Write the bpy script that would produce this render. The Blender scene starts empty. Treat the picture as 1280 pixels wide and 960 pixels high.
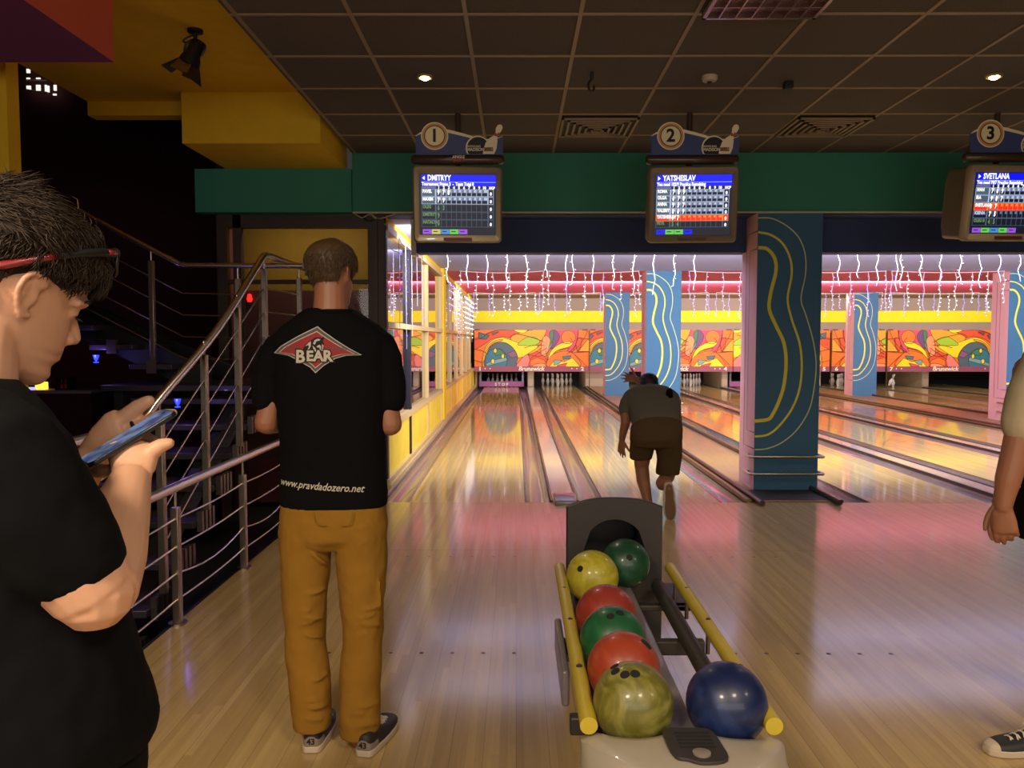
import bpy, bmesh, math, random
from mathutils import Vector, Matrix, noise
from mathutils.bvhtree import BVHTree
from mathutils.geometry import tessellate_polygon
PI = math.pi
R_ = math.radians
scene = bpy.context.scene
C = scene.collection
random.seed(7)

# ---------------------------------------------------------------- camera, world, lights, exposure
FPX, CAM_H = 1000.0, 1.50
PITCH, YAW = math.atan(56 / FPX), math.atan(5 / math.hypot(FPX, 56))
cam_data = bpy.data.cameras.new('camera')
cam_data.sensor_fit = 'HORIZONTAL'; cam_data.sensor_width = 36.0
cam_data.lens = 36.0 * FPX / 1280.0
cam_data.clip_start = 0.02; cam_data.clip_end = 200
cam = bpy.data.objects.new('camera', cam_data); C.objects.link(cam)
cam.location = (0, 0, CAM_H)
cam.rotation_euler = (PI / 2 - PITCH, 0, YAW)
scene.camera = cam
scene.view_settings.view_transform = 'Standard'
scene.view_settings.look = 'None'
scene.view_settings.gamma = 1.0
scene.view_settings.use_curve_mapping = False
scene.view_settings.exposure = 0.0
world = bpy.data.worlds.new('world'); scene.world = world
world.use_nodes = True
world.node_tree.nodes['Background'].inputs[0].default_value = (1.0, 0.90, 0.80, 1)
world.node_tree.nodes['Background'].inputs[1].default_value = 0.035
scene.cycles.max_bounces = 6
scene.cycles.diffuse_bounces = 3
scene.cycles.glossy_bounces = 4
scene.cycles.sample_clamp_indirect = 4.0
scene.cycles.caustics_reflective = False
scene.cycles.caustics_refractive = False

def area_light(name, loc, size, size_y, energy, color, direction, spread=180):
    d = bpy.data.lights.new(name, 'AREA'); d.shape = 'RECTANGLE'
    d.size, d.size_y, d.energy, d.color = size, size_y, energy, color
    d.spread = R_(spread)
    o = bpy.data.objects.new(name, d); C.objects.link(o)
    o.location = loc
    o.rotation_euler = Vector(direction).to_track_quat('-Z', 'Y').to_euler()
    return o

def spot_light(name, loc, energy, color, target, angle=100, blend=0.8, radius=0.06):
    d = bpy.data.lights.new(name, 'SPOT')
    d.energy, d.color, d.spot_size, d.spot_blend, d.shadow_soft_size = energy, color, R_(angle), blend, radius
    o = bpy.data.objects.new(name, d); C.objects.link(o)
    o.location = loc
    o.rotation_euler = (Vector(target) - Vector(loc)).to_track_quat('-Z', 'Y').to_euler()
    return o

WARM = (1.0, 0.83, 0.60)
# tube behind the navy beam; unseen fill strips added along the lane ceiling
area_light('lane_tube_front', (4.5, 8.515, 2.43), 11.2, 0.06, 600, (0.98, 0.94, 0.98), (0, 1, -0.30))
area_light('lane_fill_second', (5.0, 11.0, 2.60), 12.4, 0.06, 115, (0.96, 0.92, 1.0), (0, 1, 0.0))
area_light('lane_fill_middle', (5.6, 17.0, 2.50), 14.0, 0.08, 400, (1.0, 0.92, 0.86), (0, 1, -0.03))
area_light('lane_fill_far', (7.0, 21.5, 2.60), 17.0, 0.08, 210, (1.0, 0.90, 0.78), (0, 1, -0.30))
area_light('pin_deck_light', (6.0, 24.3, 1.55), 14.0, 0.10, 60, (1.0, 0.95, 0.9), (0, 0.8, -1))
# ceiling lamps of the front room, behind and over the camera
spot_light('room_lamp', (-1.2, -0.7, 3.2), 560, WARM, (-1.0, 1.3, 0.0), 112, 1.0, 0.30)
spot_light('room_lamp', (1.2, -0.5, 3.2), 290, WARM, (1.1, 1.4, 0.0), 112, 1.0, 0.30)
spot_light('room_lamp', (3.8, 0.2, 3.2), 300, WARM, (3.6, 1.8, 0.0), 112, 1.0, 0.30)
# soft fill added behind the camera to lift the front room
area_light('back_fill_light', (0.3, -2.9, 1.9), 8.0, 1.6, 115, (1.0, 0.92, 0.84), (0, 1, 0.10))

# ---------------------------------------------------------------- pixel rays (1280 x 960 frame) to points
_RM = cam.rotation_euler.to_matrix()
_CAM = Vector((0, 0, CAM_H))
def ray(px, py): return _RM @ Vector(((px - 640) / FPX, -(py - 480) / FPX, -1.0))
def at(px, py, Y):
    d = ray(px, py); return _CAM + d * (Y / d.y)
def fl(px, py, z=0.0):
    d = ray(px, py); return _CAM + d * ((z - CAM_H) / d.z)
def atx(px, py, X):
    d = ray(px, py); return _CAM + d * (X / d.x)

# ---------------------------------------------------------------- materials
def lin(c):
    return tuple(((v / 255) / 12.92 if v / 255 <= 0.04045 else ((v / 255 + 0.055) / 1.055) ** 2.4) for v in c)
MATS = {}
def mat(name, rgb, rough=0.5, metal=0.0, coat=0.0, emit=0.0, ecol=None, noise_amt=0.0, noise_scale=8.0, bump=0.0, bump_scale=60.0, spec=0.5, sheen=0.0, alpha=1.0, trans=0.0, sss=0.0, stretch=(1, 1, 1)):
    m = bpy.data.materials.new(name); m.use_nodes = True
    nt = m.node_tree; b = nt.nodes['Principled BSDF']
    col = lin(rgb)
    b.inputs['Base Color'].default_value = (*col, 1)
    b.inputs['Roughness'].default_value = rough
    b.inputs['Metallic'].default_value = metal
    b.inputs['Coat Weight'].default_value = coat
    b.inputs['Coat Roughness'].default_value = 0.06
    b.inputs['Specular IOR Level'].default_value = spec
    b.inputs['Sheen Weight'].default_value = sheen
    b.inputs['Alpha'].default_value = alpha
    b.inputs['Transmission Weight'].default_value = trans
    if sss:
        b.inputs['Subsurface Weight'].default_value = sss
        b.inputs['Subsurface Radius'].default_value = (0.012, 0.005, 0.003)
        b.inputs['Subsurface Scale'].default_value = 1.0
    if emit:
        b.inputs['Emission Color'].default_value = (*lin(ecol or rgb), 1)
        b.inputs['Emission Strength'].default_value = emit
    if noise_amt or bump:
        tc = nt.nodes.new('ShaderNodeTexCoord'); mp = nt.nodes.new('ShaderNodeMapping')
        mp.inputs['Scale'].default_value = stretch
        nt.links.new(tc.outputs['Object'], mp.inputs['Vector'])
    if noise_amt:
        n = nt.nodes.new('ShaderNodeTexNoise'); n.inputs['Scale'].default_value = noise_scale; n.inputs['Detail'].default_value = 6
        nt.links.new(mp.outputs['Vector'], n.inputs['Vector'])
        r = nt.nodes.new('ShaderNodeValToRGB')
        r.color_ramp.elements[0].position = 0.3; r.color_ramp.elements[1].position = 0.7
        r.color_ramp.elements[0].color = (*[c * (1 - noise_amt) for c in col], 1)
        r.color_ramp.elements[1].color = (*[min(1, c * (1 + noise_amt)) for c in col], 1)
        nt.links.new(n.outputs['Fac'], r.inputs['Fac']); nt.links.new(r.outputs['Color'], b.inputs['Base Color'])
    if bump:
        n2 = nt.nodes.new('ShaderNodeTexNoise'); n2.inputs['Scale'].default_value = bump_scale; n2.inputs['Detail'].default_value = 5
        nt.links.new(mp.outputs['Vector'], n2.inputs['Vector'])
        bp = nt.nodes.new('ShaderNodeBump'); bp.inputs['Strength'].default_value = bump; bp.inputs['Distance'].default_value = 0.01
        nt.links.new(n2.outputs['Fac'], bp.inputs['Height']); nt.links.new(bp.outputs['Normal'], b.inputs['Normal'])
    MATS[name] = m
    return m

def glow(name, rgb, strength, sampled=False):
    m = mat(name, (8, 8, 8), rough=0.4, emit=strength, ecol=rgb)
    if not sampled:
        m.cycles.emission_sampling = 'NONE'
    return m

def board_material(name, c1, c2, c3, board=0.027, length=1.2, rough=0.16, coat=0.6, seam=0.0, ior=1.55):
    """narrow boards running along Y, each with a tone of its own, fine grain, lacquer"""
    m = bpy.data.materials.new(name); m.use_nodes = True
    nt = m.node_tree; L = nt.links; N = nt.nodes
    b = N['Principled BSDF']
    geo = N.new('ShaderNodeTexCoord')
    sep = N.new('ShaderNodeSeparateXYZ'); L.new(geo.outputs['Object'], sep.inputs[0])
    def math_(op, a, bb=None):
        n = N.new('ShaderNodeMath'); n.operation = op
        for i, v in enumerate((a, bb)):
            if v is None: continue
            if isinstance(v, (int, float)): n.inputs[i].default_value = v
            else: L.new(v, n.inputs[i])
        return n.outputs[0]
    xi = math_('FLOOR', math_('DIVIDE', sep.outputs['X'], board))
    wn = N.new('ShaderNodeTexWhiteNoise'); wn.noise_dimensions = '1D'; L.new(xi, wn.inputs['W'])
    yo = math_('ADD', math_('DIVIDE', sep.outputs['Y'], length), math_('MULTIPLY', wn.outputs['Value'], 7.3))
    yi = math_('FLOOR', yo)
    wn2 = N.new('ShaderNodeTexWhiteNoise'); wn2.noise_dimensions = '2D'
    cb = N.new('ShaderNodeCombineXYZ'); L.new(xi, cb.inputs[0]); L.new(yi, cb.inputs[1]); L.new(cb.outputs[0], wn2.inputs['Vector'])
    ramp = N.new('ShaderNodeValToRGB')
    e = ramp.color_ramp.elements
    e[0].position, e[0].color = 0.0, (*lin(c1), 1)
    e[1].position, e[1].color = 1.0, (*lin(c3), 1)
    k = e.new(0.5); k.color = (*lin(c2), 1)
    L.new(wn2.outputs['Value'], ramp.inputs['Fac'])
    mp = N.new('ShaderNodeMapping'); mp.inputs['Scale'].default_value = (60, 2.2, 1)
    L.new(geo.outputs['Object'], mp.inputs['Vector'])
    nz = N.new('ShaderNodeTexNoise'); nz.inputs['Scale'].default_value = 1.0; nz.inputs['Detail'].default_value = 5
    L.new(mp.outputs['Vector'], nz.inputs['Vector'])
    mix = N.new('ShaderNodeMix'); mix.data_type = 'RGBA'; mix.blend_type = 'MULTIPLY'
    mix.inputs['Factor'].default_value = 0.22
    L.new(ramp.outputs['Color'], mix.inputs[6])
    gr = N.new('ShaderNodeValToRGB'); gr.color_ramp.elements[0].position = 0.35; gr.color_ramp.elements[1].position = 0.65
    gr.color_ramp.elements[0].color = (0.55, 0.5, 0.45, 1)
    L.new(nz.outputs['Fac'], gr.inputs['Fac']); L.new(gr.outputs['Color'], mix.inputs[7])
    # thin dark joints
    fx = math_('FRACT', math_('DIVIDE', sep.outputs['X'], board * 4))
    jx = math_('LESS_THAN', fx, 0.022)
    if seam:
        js = math_('LESS_THAN', math_('ABSOLUTE', math_('SUBTRACT', sep.outputs['Y'], seam)), 0.004)
        jx = math_('MAXIMUM', jx, js)
    mix2 = N.new('ShaderNodeMix'); mix2.data_type = 'RGBA'
    L.new(math_('MULTIPLY', jx, 0.45), mix2.inputs['Factor'])
    L.new(mix.outputs[2], mix2.inputs[6]); mix2.inputs[7].default_value = (*lin((70, 48, 26)), 1)
    L.new(mix2.outputs[2], b.inputs['Base Color'])
    b.inputs['Roughness'].default_value = 0.5
    b.inputs['Specular IOR Level'].default_value = 0.2
    b.inputs['Coat Weight'].default_value = coat
    b.inputs['Coat Roughness'].default_value = rough
    b.inputs['Coat IOR'].default_value = ior
    n3 = N.new('ShaderNodeTexNoise'); n3.inputs['Scale'].default_value = 1.0
    mp3 = N.new('ShaderNodeMapping'); mp3.inputs['Scale'].default_value = (14, 3, 1)
    L.new(geo.outputs['Object'], mp3.inputs['Vector']); L.new(mp3.outputs['Vector'], n3.inputs['Vector'])
    bp = N.new('ShaderNodeBump'); bp.inputs['Strength'].default_value = 0.025; bp.inputs['Distance'].default_value = 0.004
    L.new(n3.outputs['Fac'], bp.inputs['Height']); L.new(bp.outputs['Normal'], b.inputs['Coat Normal'])
    MATS[name] = m
    return m

def swirl_material(name, base, vein, scale=14.0, rough=0.12):
    """bowling-ball resin: marbled veins"""
    m = bpy.data.materials.new(name); m.use_nodes = True
    nt = m.node_tree; N = nt.nodes; L = nt.links; b = N['Principled BSDF']
    tc = N.new('ShaderNodeTexCoord')
    w = N.new('ShaderNodeTexNoise'); w.inputs['Scale'].default_value = scale * 0.5; w.inputs['Distortion'].default_value = 2.5; w.inputs['Detail'].default_value = 4
    L.new(tc.outputs['Object'], w.inputs['Vector'])
    r = N.new('ShaderNodeValToRGB'); r.color_ramp.elements[0].position = 0.42; r.color_ramp.elements[1].position = 0.72
    r.color_ramp.elements[0].color = (*lin(base), 1); r.color_ramp.elements[1].color = (*lin(vein), 1)
    L.new(w.outputs['Fac'], r.inputs['Fac']); L.new(r.outputs['Color'], b.inputs['Base Color'])
    b.inputs['Roughness'].default_value = 0.42; b.inputs['Coat Weight'].default_value = 0.25; b.inputs['Coat Roughness'].default_value = rough
    MATS[name] = m
    return m

# ---------------------------------------------------------------- object helpers
_off = {}
def tag(o, label=None, cat=None, group=None, kind=None):
    if label: o['label'] = label
    if cat: o['category'] = cat
    if group: o['group'] = group
    if kind: o['kind'] = kind
    return o

def thing(name, label, cat, loc=(0, 0, 0), group=None):
    o = bpy.data.objects.new(name, None); o.empty_display_size = 0.1
    C.objects.link(o); o.location = loc
    _off[o.name] = Vector(loc)
    return tag(o, label, cat, group)

def copy_thing(src, loc, label=None, group=None):
    r = src.copy(); C.objects.link(r); r.location = loc
    if label: r['label'] = label
    if group: r['group'] = group
    for ch in list(src.children):
        c = ch.copy(); C.objects.link(c); c.parent = r
        for g in list(ch.children):
            d = g.copy(); C.objects.link(d); d.parent = c
    return r

def smooth_path(pts, n=6, closed=False):
    """Catmull-Rom through the points"""
    P = [Vector(p) for p in pts]; out = []
    m = len(P)
    for i in range(m if closed else m - 1):
        if closed:
            a, b, c, d = P[(i - 1) % m], P[i], P[(i + 1) % m], P[(i + 2) % m]
        else:
            a, b, c, d = P[max(i - 1, 0)], P[i], P[i + 1], P[min(i + 2, m - 1)]
        for k in range(n):
            t = k / n
            out.append(0.5 * ((2 * b) + (c - a) * t + (2 * a - 5 * b + 4 * c - d) * t * t + (3 * b - a - 3 * c + d) * t ** 3))
    if not closed: out.append(P[-1])
    return out

class MB:
    """collects shapes into one mesh"""
    def __init__(self):
        self.bm = bmesh.new(); self.mi = 0
    def m(self, i):
        self.mi = i; return self
    def _f(self, vs):
        try:
            f = self.bm.faces.new(vs); f.material_index = self.mi; return f
        except ValueError:
            return None
    def mesh(self, verts, faces):
        vs = [self.bm.verts.new(v) for v in verts]
        for f in faces: self._f([vs[i] for i in f])
        return self
    def quad(self, a, b, c, d):
        return self.mesh([a, b, c, d], [(0, 1, 2, 3)])
    def box(self, x0, x1, y0, y1, z0, z1):
        v = [(x0, y0, z0), (x1, y0, z0), (x1, y1, z0), (x0, y1, z0), (x0, y0, z1), (x1, y0, z1), (x1, y1, z1), (x0, y1, z1)]
        return self.mesh(v, [(0, 3, 2, 1), (4, 5, 6, 7), (0, 1, 5, 4), (1, 2, 6, 5), (2, 3, 7, 6), (3, 0, 4, 7)])
    def obox(self, M, sx, sy, sz):
        v = [M @ Vector((x * sx / 2, y * sy / 2, z * sz / 2)) for x, y, z in ((-1, -1, -1), (1, -1, -1), (1, 1, -1), (-1, 1, -1), (-1, -1, 1), (1, -1, 1), (1, 1, 1), (-1, 1, 1))]
        return self.mesh(v, [(0, 3, 2, 1), (4, 5, 6, 7), (0, 1, 5, 4), (1, 2, 6, 5), (2, 3, 7, 6), (3, 0, 4, 7)])
    def loft(self, rings, cap=True, closed=False):
        n = len(rings[0])
        V = [[self.bm.verts.new(p) for p in r] for r in rings]
        m = len(V)
        for i in range(m if closed else m - 1):
            a, b = V[i], V[(i + 1) % m]
            for k in range(n):
                self._f([a[k], a[(k + 1) % n], b[(k + 1) % n], b[k]])
        if cap and not closed:
            self._f(list(reversed(V[0]))); self._f(V[-1])
        return self
    def tube(self, pts, r, n=8, cap=True, closed=False, flat=1.0, up=None):
        P = [Vector(p) for p in pts]; rs = r if isinstance(r, (list, tuple)) else [r] * len(P)
        rings = []; m = len(P); prev = None
        for i, p in enumerate(P):
            a = P[i - 1] if (i > 0 or closed) else P[i]
            b = P[(i + 1) % m] if (i < m - 1 or closed) else P[i]
            t = (b - a).normalized()
            if prev is None:
                u = Vector(up) if up else (Vector((0, 0, 1)) if abs(t.z) < 0.9 else Vector((0, 1, 0)))
            else: u = prev
            s = t.cross(u)
            if s.length < 1e-6: s = t.orthogonal()
            s.normalize(); u = s.cross(t).normalized(); prev = u
            rings.append([p + (s * math.cos(2 * PI * k / n) + u * math.sin(2 * PI * k / n) * flat) * rs[i] for k in range(n)])
        return self.loft(rings, cap, closed)
    def body(self, rows, n=20, p=2.0):
        """rows: (centre, half width along a, half depth along b, a, b): stacked super-ellipses"""
        rings = []
        for c, ra, rb, a, b in rows:
            c, a, b = Vector(c), Vector(a), Vector(b); ring = []
            for k in range(n):
                t = 2 * PI * k / n; ct, st = math.cos(t), math.sin(t)
                ring.append(c + a * (ra * math.copysign(abs(ct) ** (2 / p), ct)) + b * (rb * math.copysign(abs(st) ** (2 / p), st)))
            rings.append(ring)
        return self.loft(rings)
    def lathe(self, prof, n=24, M=None):
        M = M or Matrix(); rings = []
        for r, z in prof:
            rings.append([M @ Vector((max(r, 1e-4) * math.cos(2 * PI * k / n), max(r, 1e-4) * math.sin(2 * PI * k / n), z)) for k in range(n)])
        return self.loft(rings)
    def ball(self, c, r, n=16, sc=(1, 1, 1), M=None):
        c = Vector(c); rings = []
        for i in range(1, n // 2):
            t = PI * i / (n // 2)
            rings.append([(M @ Vector((sc[0] * r * math.sin(t) * math.cos(2 * PI * k / n), sc[1] * r * math.sin(t) * math.sin(2 * PI * k / n), -sc[2] * r * math.cos(t))) if M else
                           Vector((sc[0] * r * math.sin(t) * math.cos(2 * PI * k / n), sc[1] * r * math.sin(t) * math.sin(2 * PI * k / n), -sc[2] * r * math.cos(t)))) + c for k in range(n)])
        return self.loft(rings)
    def poly(self, pts):
        """flat filled outline given as 3-D points"""
        tris = tessellate_polygon([[Vector(p) for p in pts]])
        vs = [self.bm.verts.new(p) for p in pts]
        for t in tris: self._f([vs[i] for i in t])
        return self
    def prism(self, poly, M, t):
        """2-D outline extruded by t along M's z"""
        n = len(poly)
        a = [self.bm.verts.new(M @ Vector((x, y, 0))) for x, y in poly]
        b = [self.bm.verts.new(M @ Vector((x, y, t))) for x, y in poly]
        for k in range(n): self._f([a[k], a[(k + 1) % n], b[(k + 1) % n], b[k]])
        for tri in tessellate_polygon([[Vector((x, y, 0)) for x, y in poly]]):
            self._f([b[i] for i in tri]); self._f([a[i] for i in reversed(tri)])
        return self
    def ribbon(self, pts, w, M, closed=False):
        """flat band along a 2-D path in M's xy plane"""
        P = [Vector((p[0], p[1])) for p in pts]; n = len(P); ws = w if isinstance(w, (list, tuple)) else [w] * n
        A = []
        for i in range(n):
            a = P[i - 1] if (i or closed) else P[i]; b = P[(i + 1) % n] if (i < n - 1 or closed) else P[i]
            d = (b - a)
            if d.length < 1e-9: d = Vector((1, 0))
            d.normalize(); q = Vector((-d.y, d.x)) * ws[i] / 2
            A.append((self.bm.verts.new(M @ Vector((*(P[i] + q), 0))), self.bm.verts.new(M @ Vector((*(P[i] - q), 0)))))
        for i in range(n if closed else n - 1):
            j = (i + 1) % n
            self._f([A[i][1], A[j][1], A[j][0], A[i][0]])
        return self
    def text(self, s, M, size, bold=0.0, align='CENTER', depth=0.0, width=1.0, shear=0.0, res=3):
        cu = bpy.data.curves.new('txt', 'FONT'); cu.body = s; cu.size = size; cu.align_x = align; cu.align_y = 'CENTER'
        cu.offset = bold; cu.extrude = depth; cu.resolution_u = res; cu.shear = shear
        ob = bpy.data.objects.new('txt', cu)
        me = bpy.data.meshes.new_from_object(ob)
        base = len(self.bm.faces)
        W = Matrix.Diagonal((width, 1, 1, 1))
        me.transform(M @ W)
        self.bm.from_mesh(me); self.bm.faces.ensure_lookup_table()
        for f in self.bm.faces[base:]: f.material_index = self.mi
        bpy.data.objects.remove(ob); bpy.data.curves.remove(cu); bpy.data.meshes.remove(me)
        return self
    def build(self, name, mats, parent=None, smooth=35, bevel=0.0, segs=2, remesh=0.0, relax=0, label=None, kind=None, recalc=True):
        me = bpy.data.meshes.new(name)
        off = _off[parent.name] if parent else Vector((0, 0, 0))
        if recalc: bmesh.ops.recalc_face_normals(self.bm, faces=self.bm.faces[:])
        if off.length: bmesh.ops.translate(self.bm, verts=self.bm.verts[:], vec=-off)
        self.bm.to_mesh(me); self.bm.free()
        for mm in (mats if isinstance(mats, (list, tuple)) else [mats]):
            me.materials.append(MATS[mm] if isinstance(mm, str) else mm)
        o = bpy.data.objects.new(name, me); C.objects.link(o)
        if parent: o.parent = parent; _off[o.name] = off
        if smooth:
            me.polygons.foreach_set('use_smooth', [True] * len(me.polygons))
            if not remesh and smooth < 180: me.set_sharp_from_angle(angle=R_(smooth))
        if bevel:
            bv = o.modifiers.new('bevel', 'BEVEL'); bv.width = bevel; bv.segments = segs; bv.limit_method = 'ANGLE'; bv.angle_limit = R_(40)
        if remesh:
            rm = o.modifiers.new('remesh', 'REMESH'); rm.mode = 'VOXEL'; rm.voxel_size = remesh; rm.use_smooth_shade = True
            if relax:
                sm = o.modifiers.new('smooth', 'SMOOTH'); sm.factor = 0.5; sm.iterations = relax
        if label: o['label'] = label
        if kind: o['kind'] = kind
        return o

def face_matrix(origin, xdir, ydir):
    x = Vector(xdir).normalized(); y = Vector(ydir).normalized(); z = x.cross(y)
    M = Matrix((x, y, z)).transposed().to_4x4(); M.translation = Vector(origin)
    return M
def front(x, y, z):
    """a drawing plane that faces the camera side (-Y), u to +X, v up"""
    return face_matrix((x, y, z), (1, 0, 0), (0, 0, 1))
# ================================================================ materials of the place
board_material('approach_boards', (180, 148, 94), (190, 158, 102), (200, 168, 110), board=0.03, length=1.6, rough=0.13, coat=0.9, seam=5.62, ior=1.8)
board_material('lane_boards', (188, 158, 96), (200, 170, 104), (212, 184, 118), board=0.027, length=2.6, rough=0.07, coat=0.9)
mat('ceiling_tile', (92, 84, 76), 0.95, noise_amt=0.15, noise_scale=90)
mat('tbar', (150, 130, 100), 0.5)
mat('black_paint', (16, 15, 16), 0.6)
mat('maroon_dark', (84, 34, 38), 0.85)
mat('yellow_paint', (236, 190, 30), 0.75, noise_amt=0.04)
mat('green_paint', (58, 140, 114), 0.75)
mat('navy_paint', (58, 74, 116), 0.75)
mat('purple_paint', (112, 48, 100), 0.8)
mat('red_paint', (214, 96, 70), 0.8)
mat('lavender_paint', (190, 198, 255), 0.85, spec=0.08)
mat('rose_band', (240, 140, 166), 0.85, spec=0.08)
mat('coral_band', (255, 128, 166), 0.85, spec=0.08)
mat('grey_paint', (160, 142, 132), 0.85, spec=0.08)
mat('white_trim', (226, 214, 190), 0.6)
mat('bright_yellow', (255, 226, 20), 0.7, noise_amt=0.03)
mat('column_blue', (62, 110, 146), 0.7, noise_amt=0.04, noise_scale=5)
mat('column_pink', (236, 182, 190), 0.7)
mat('pink_panel_line', (96, 66, 74), 0.7)
mat('lemon_line', (238, 226, 70), 0.6)
mat('pale_line', (222, 226, 140), 0.6)
mat('chrome', (216, 204, 192), 0.28, metal=1.0)
mat('steel', (160, 146, 132), 0.32, metal=1.0, noise_amt=0.08, noise_scale=30)
mat('dado_yellow', (252, 216, 66), 0.6, noise_amt=0.12, noise_scale=3)
mat('frame_cream', (206, 178, 120), 0.5)
mat('frame_brown', (66, 46, 36), 0.5)
mat('frame_shaded', (34, 30, 44), 0.5)
mat('mirror_glass', (176, 168, 176), 0.02, metal=1.0)
mat('dark_floor', (30, 24, 22), 0.6, noise_amt=0.3)
mat('soffit_white', (206, 196, 176), 0.7)

def struct(o, label=None, kind='structure'):
    o['kind'] = kind
    if label: o['label'] = label
    return o

FOUL = 7.29
LANE_W = 1.067
GUT = 0.235
LX = [-0.985, 0.812, 3.26, 5.055, 6.85, 9.75, 11.30, 13.09]    # left edge of each lane
COLX0, COLX1 = 2.35, 2.98                                     # the row of blue columns
COLY = [7.86, 14.5, 21.1]
CEIL, SOFF = 3.30, 2.725
WALLX = -1.28                                                 # glazed wall beside lane one
EDGE = -1.80                                                  # edge of the raised approach floor

# ---------------------------------------------------------------- floors
b = MB(); b.box(EDGE, 18, -3.0, FOUL, -0.30, 0.0)
b.m(1)
for (row, xs) in ((5.45, 0.0), (3.75, 0.0)):                  # inlaid aiming dots of the approach
    for lx in LX[:4]:
        for k in range(7):
            cx = lx + 0.0889 + 0.148 * k
            b.mesh([(cx + 0.011 * math.cos(a * PI / 5), row + 0.011 * math.sin(a * PI / 5), 0.0007) for a in range(10)], [tuple(range(10))])
struct(b.build('floor', ['approach_boards', 'frame_brown'], smooth=0))
b = MB(); b.box(-9, EDGE - 0.001, -3.0, 13.1, -0.55, -0.35); struct(b.build('floor_lower', 'dark_floor', smooth=0))
b = MB(); b.box(EDGE, 18, FOUL, 28.5, -0.32, -0.13); struct(b.build('floor_subbase', 'dark_floor', smooth=0))
b = MB(); b.box(EDGE - 0.025, EDGE - 0.001, -3.0, FOUL, -0.35, -0.004); struct(b.build('trim_1', 'black_paint', smooth=0), 'dark edge strip of the raised approach floor')
b = MB(); b.box(EDGE, WALLX - 0.05, FOUL + 0.0005, 7.95, -0.13, 0.0); struct(b.build('floor_corner', 'approach_boards', smooth=0))

# ---------------------------------------------------------------- ceilings
b = MB(); b.box(-1.59, 18, -3.0, 7.86, CEIL, CEIL + 0.05)
struct(b.build('ceiling', 'ceiling_tile', smooth=0))
b = MB()
y = 4.537 - 0.657 * 12
while y < 7.8:
    b.box(-1.585, 18, y - 0.012, y + 0.012, CEIL - 0.007, CEIL - 0.0005); y += 0.657
x = -0.917 - 0.637
while x < 18:
    b.box(x - 0.012, x + 0.012, -3.0, 7.855, CEIL - 0.006, CEIL - 0.0005); x += 0.637
struct(b.build('ceiling_grid', 'tbar', smooth=0), 'pale metal grid between the dark ceiling tiles')
# step down to the lane hall: green fascia with a white bottom edge
b = MB(); b.box(-1.59, 18, 7.86, 7.95, SOFF, CEIL + 0.05); struct(b.build('beam_fascia', 'green_paint', smooth=0), 'green fascia over the lane opening')
b = MB(); b.box(-1.59, 18, 7.845, 7.862, SOFF - 0.004, SOFF + 0.012); struct(b.build('trim_2', 'soffit_white', smooth=0), 'thin pale edge under the green fascia')
b = MB(); b.box(-1.59, 18, 7.862, 8.25, SOFF, SOFF + 0.04); struct(b.build('ceiling_soffit', 'navy_paint', smooth=0))
b = MB(); b.box(-1.02, 18, 8.25, 8.49, 2.385, SOFF - 0.002); struct(b.build('beam_navy', 'navy_paint', smooth=0), 'dark navy beam over the foul line')
for nm, y0, y1, m_ in (('lavender', 8.25, 14.45, 'lavender_paint'), ('rose', 14.45, 17.4, 'rose_band'), ('coral', 17.4, 21.15, 'coral_band'), ('grey', 21.15, 28.5, 'grey_paint')):  # rose and coral bands differ slightly in tone
    b = MB(); b.box(-1.59 if y0 < 9 else WALLX - 0.1, 18, y0, y1, SOFF - (0.0 if nm != 'rose' else 0.0), SOFF + 0.05)
    struct(b.build('ceiling_' + nm, m_, smooth=0), nm + ' band of the lane hall ceiling')
# ---------------------------------------------------------------- far wall above the pin decks
MASKY = 24.0
b = MB(); b.box(WALLX, 18, MASKY + 0.05, MASKY + 0.12, 1.70, 2.01); b.box(WALLX, 18, MASKY + 0.05, MASKY + 0.12, 2.345, SOFF); struct(b.build('wall_far', 'grey_paint', smooth=0))
b = MB(); b.box(WALLX, 18, MASKY + 0.03, MASKY + 0.12, 2.01, 2.345); struct(b.build('wall_far_stripe', 'bright_yellow', smooth=0), 'bright yellow band across the far wall')
b = MB(); b.box(WALLX - 0.2, 18, 27.4, 27.5, -0.3, 1.75); struct(b.build('wall_pit', 'black_paint', smooth=0))
b = MB(); b.box(17.3, 17.4, -3, 28, -0.3, CEIL); struct(b.build('wall_right', 'grey_paint', smooth=0))
b = MB(); b.box(-9, 18, -3.1, -3.0, -0.5, 6.6); struct(b.build('wall_back', 'maroon_dark', smooth=0))
b = MB(); b.box(-9.1, -9, -3.1, 13.1, -0.5, 6.6); struct(b.build('wall_stairwell_side', 'maroon_dark', smooth=0))
b = MB(); b.box(-9, -2.96, 13.0, 13.1, -0.5, 6.6); struct(b.build('wall_stairwell_back', 'maroon_dark', smooth=0))
b = MB(); b.box(-9, -1.6, -3, 13.1, 6.6, 6.7); struct(b.build('ceiling_stairwell', 'black_paint', smooth=0))

b = MB(); b.box(-3.0, -2.965, 8.07, 13.0, -0.5, 6.6); struct(b.build('wall_stairwell_right', 'maroon_dark', smooth=0))
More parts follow.
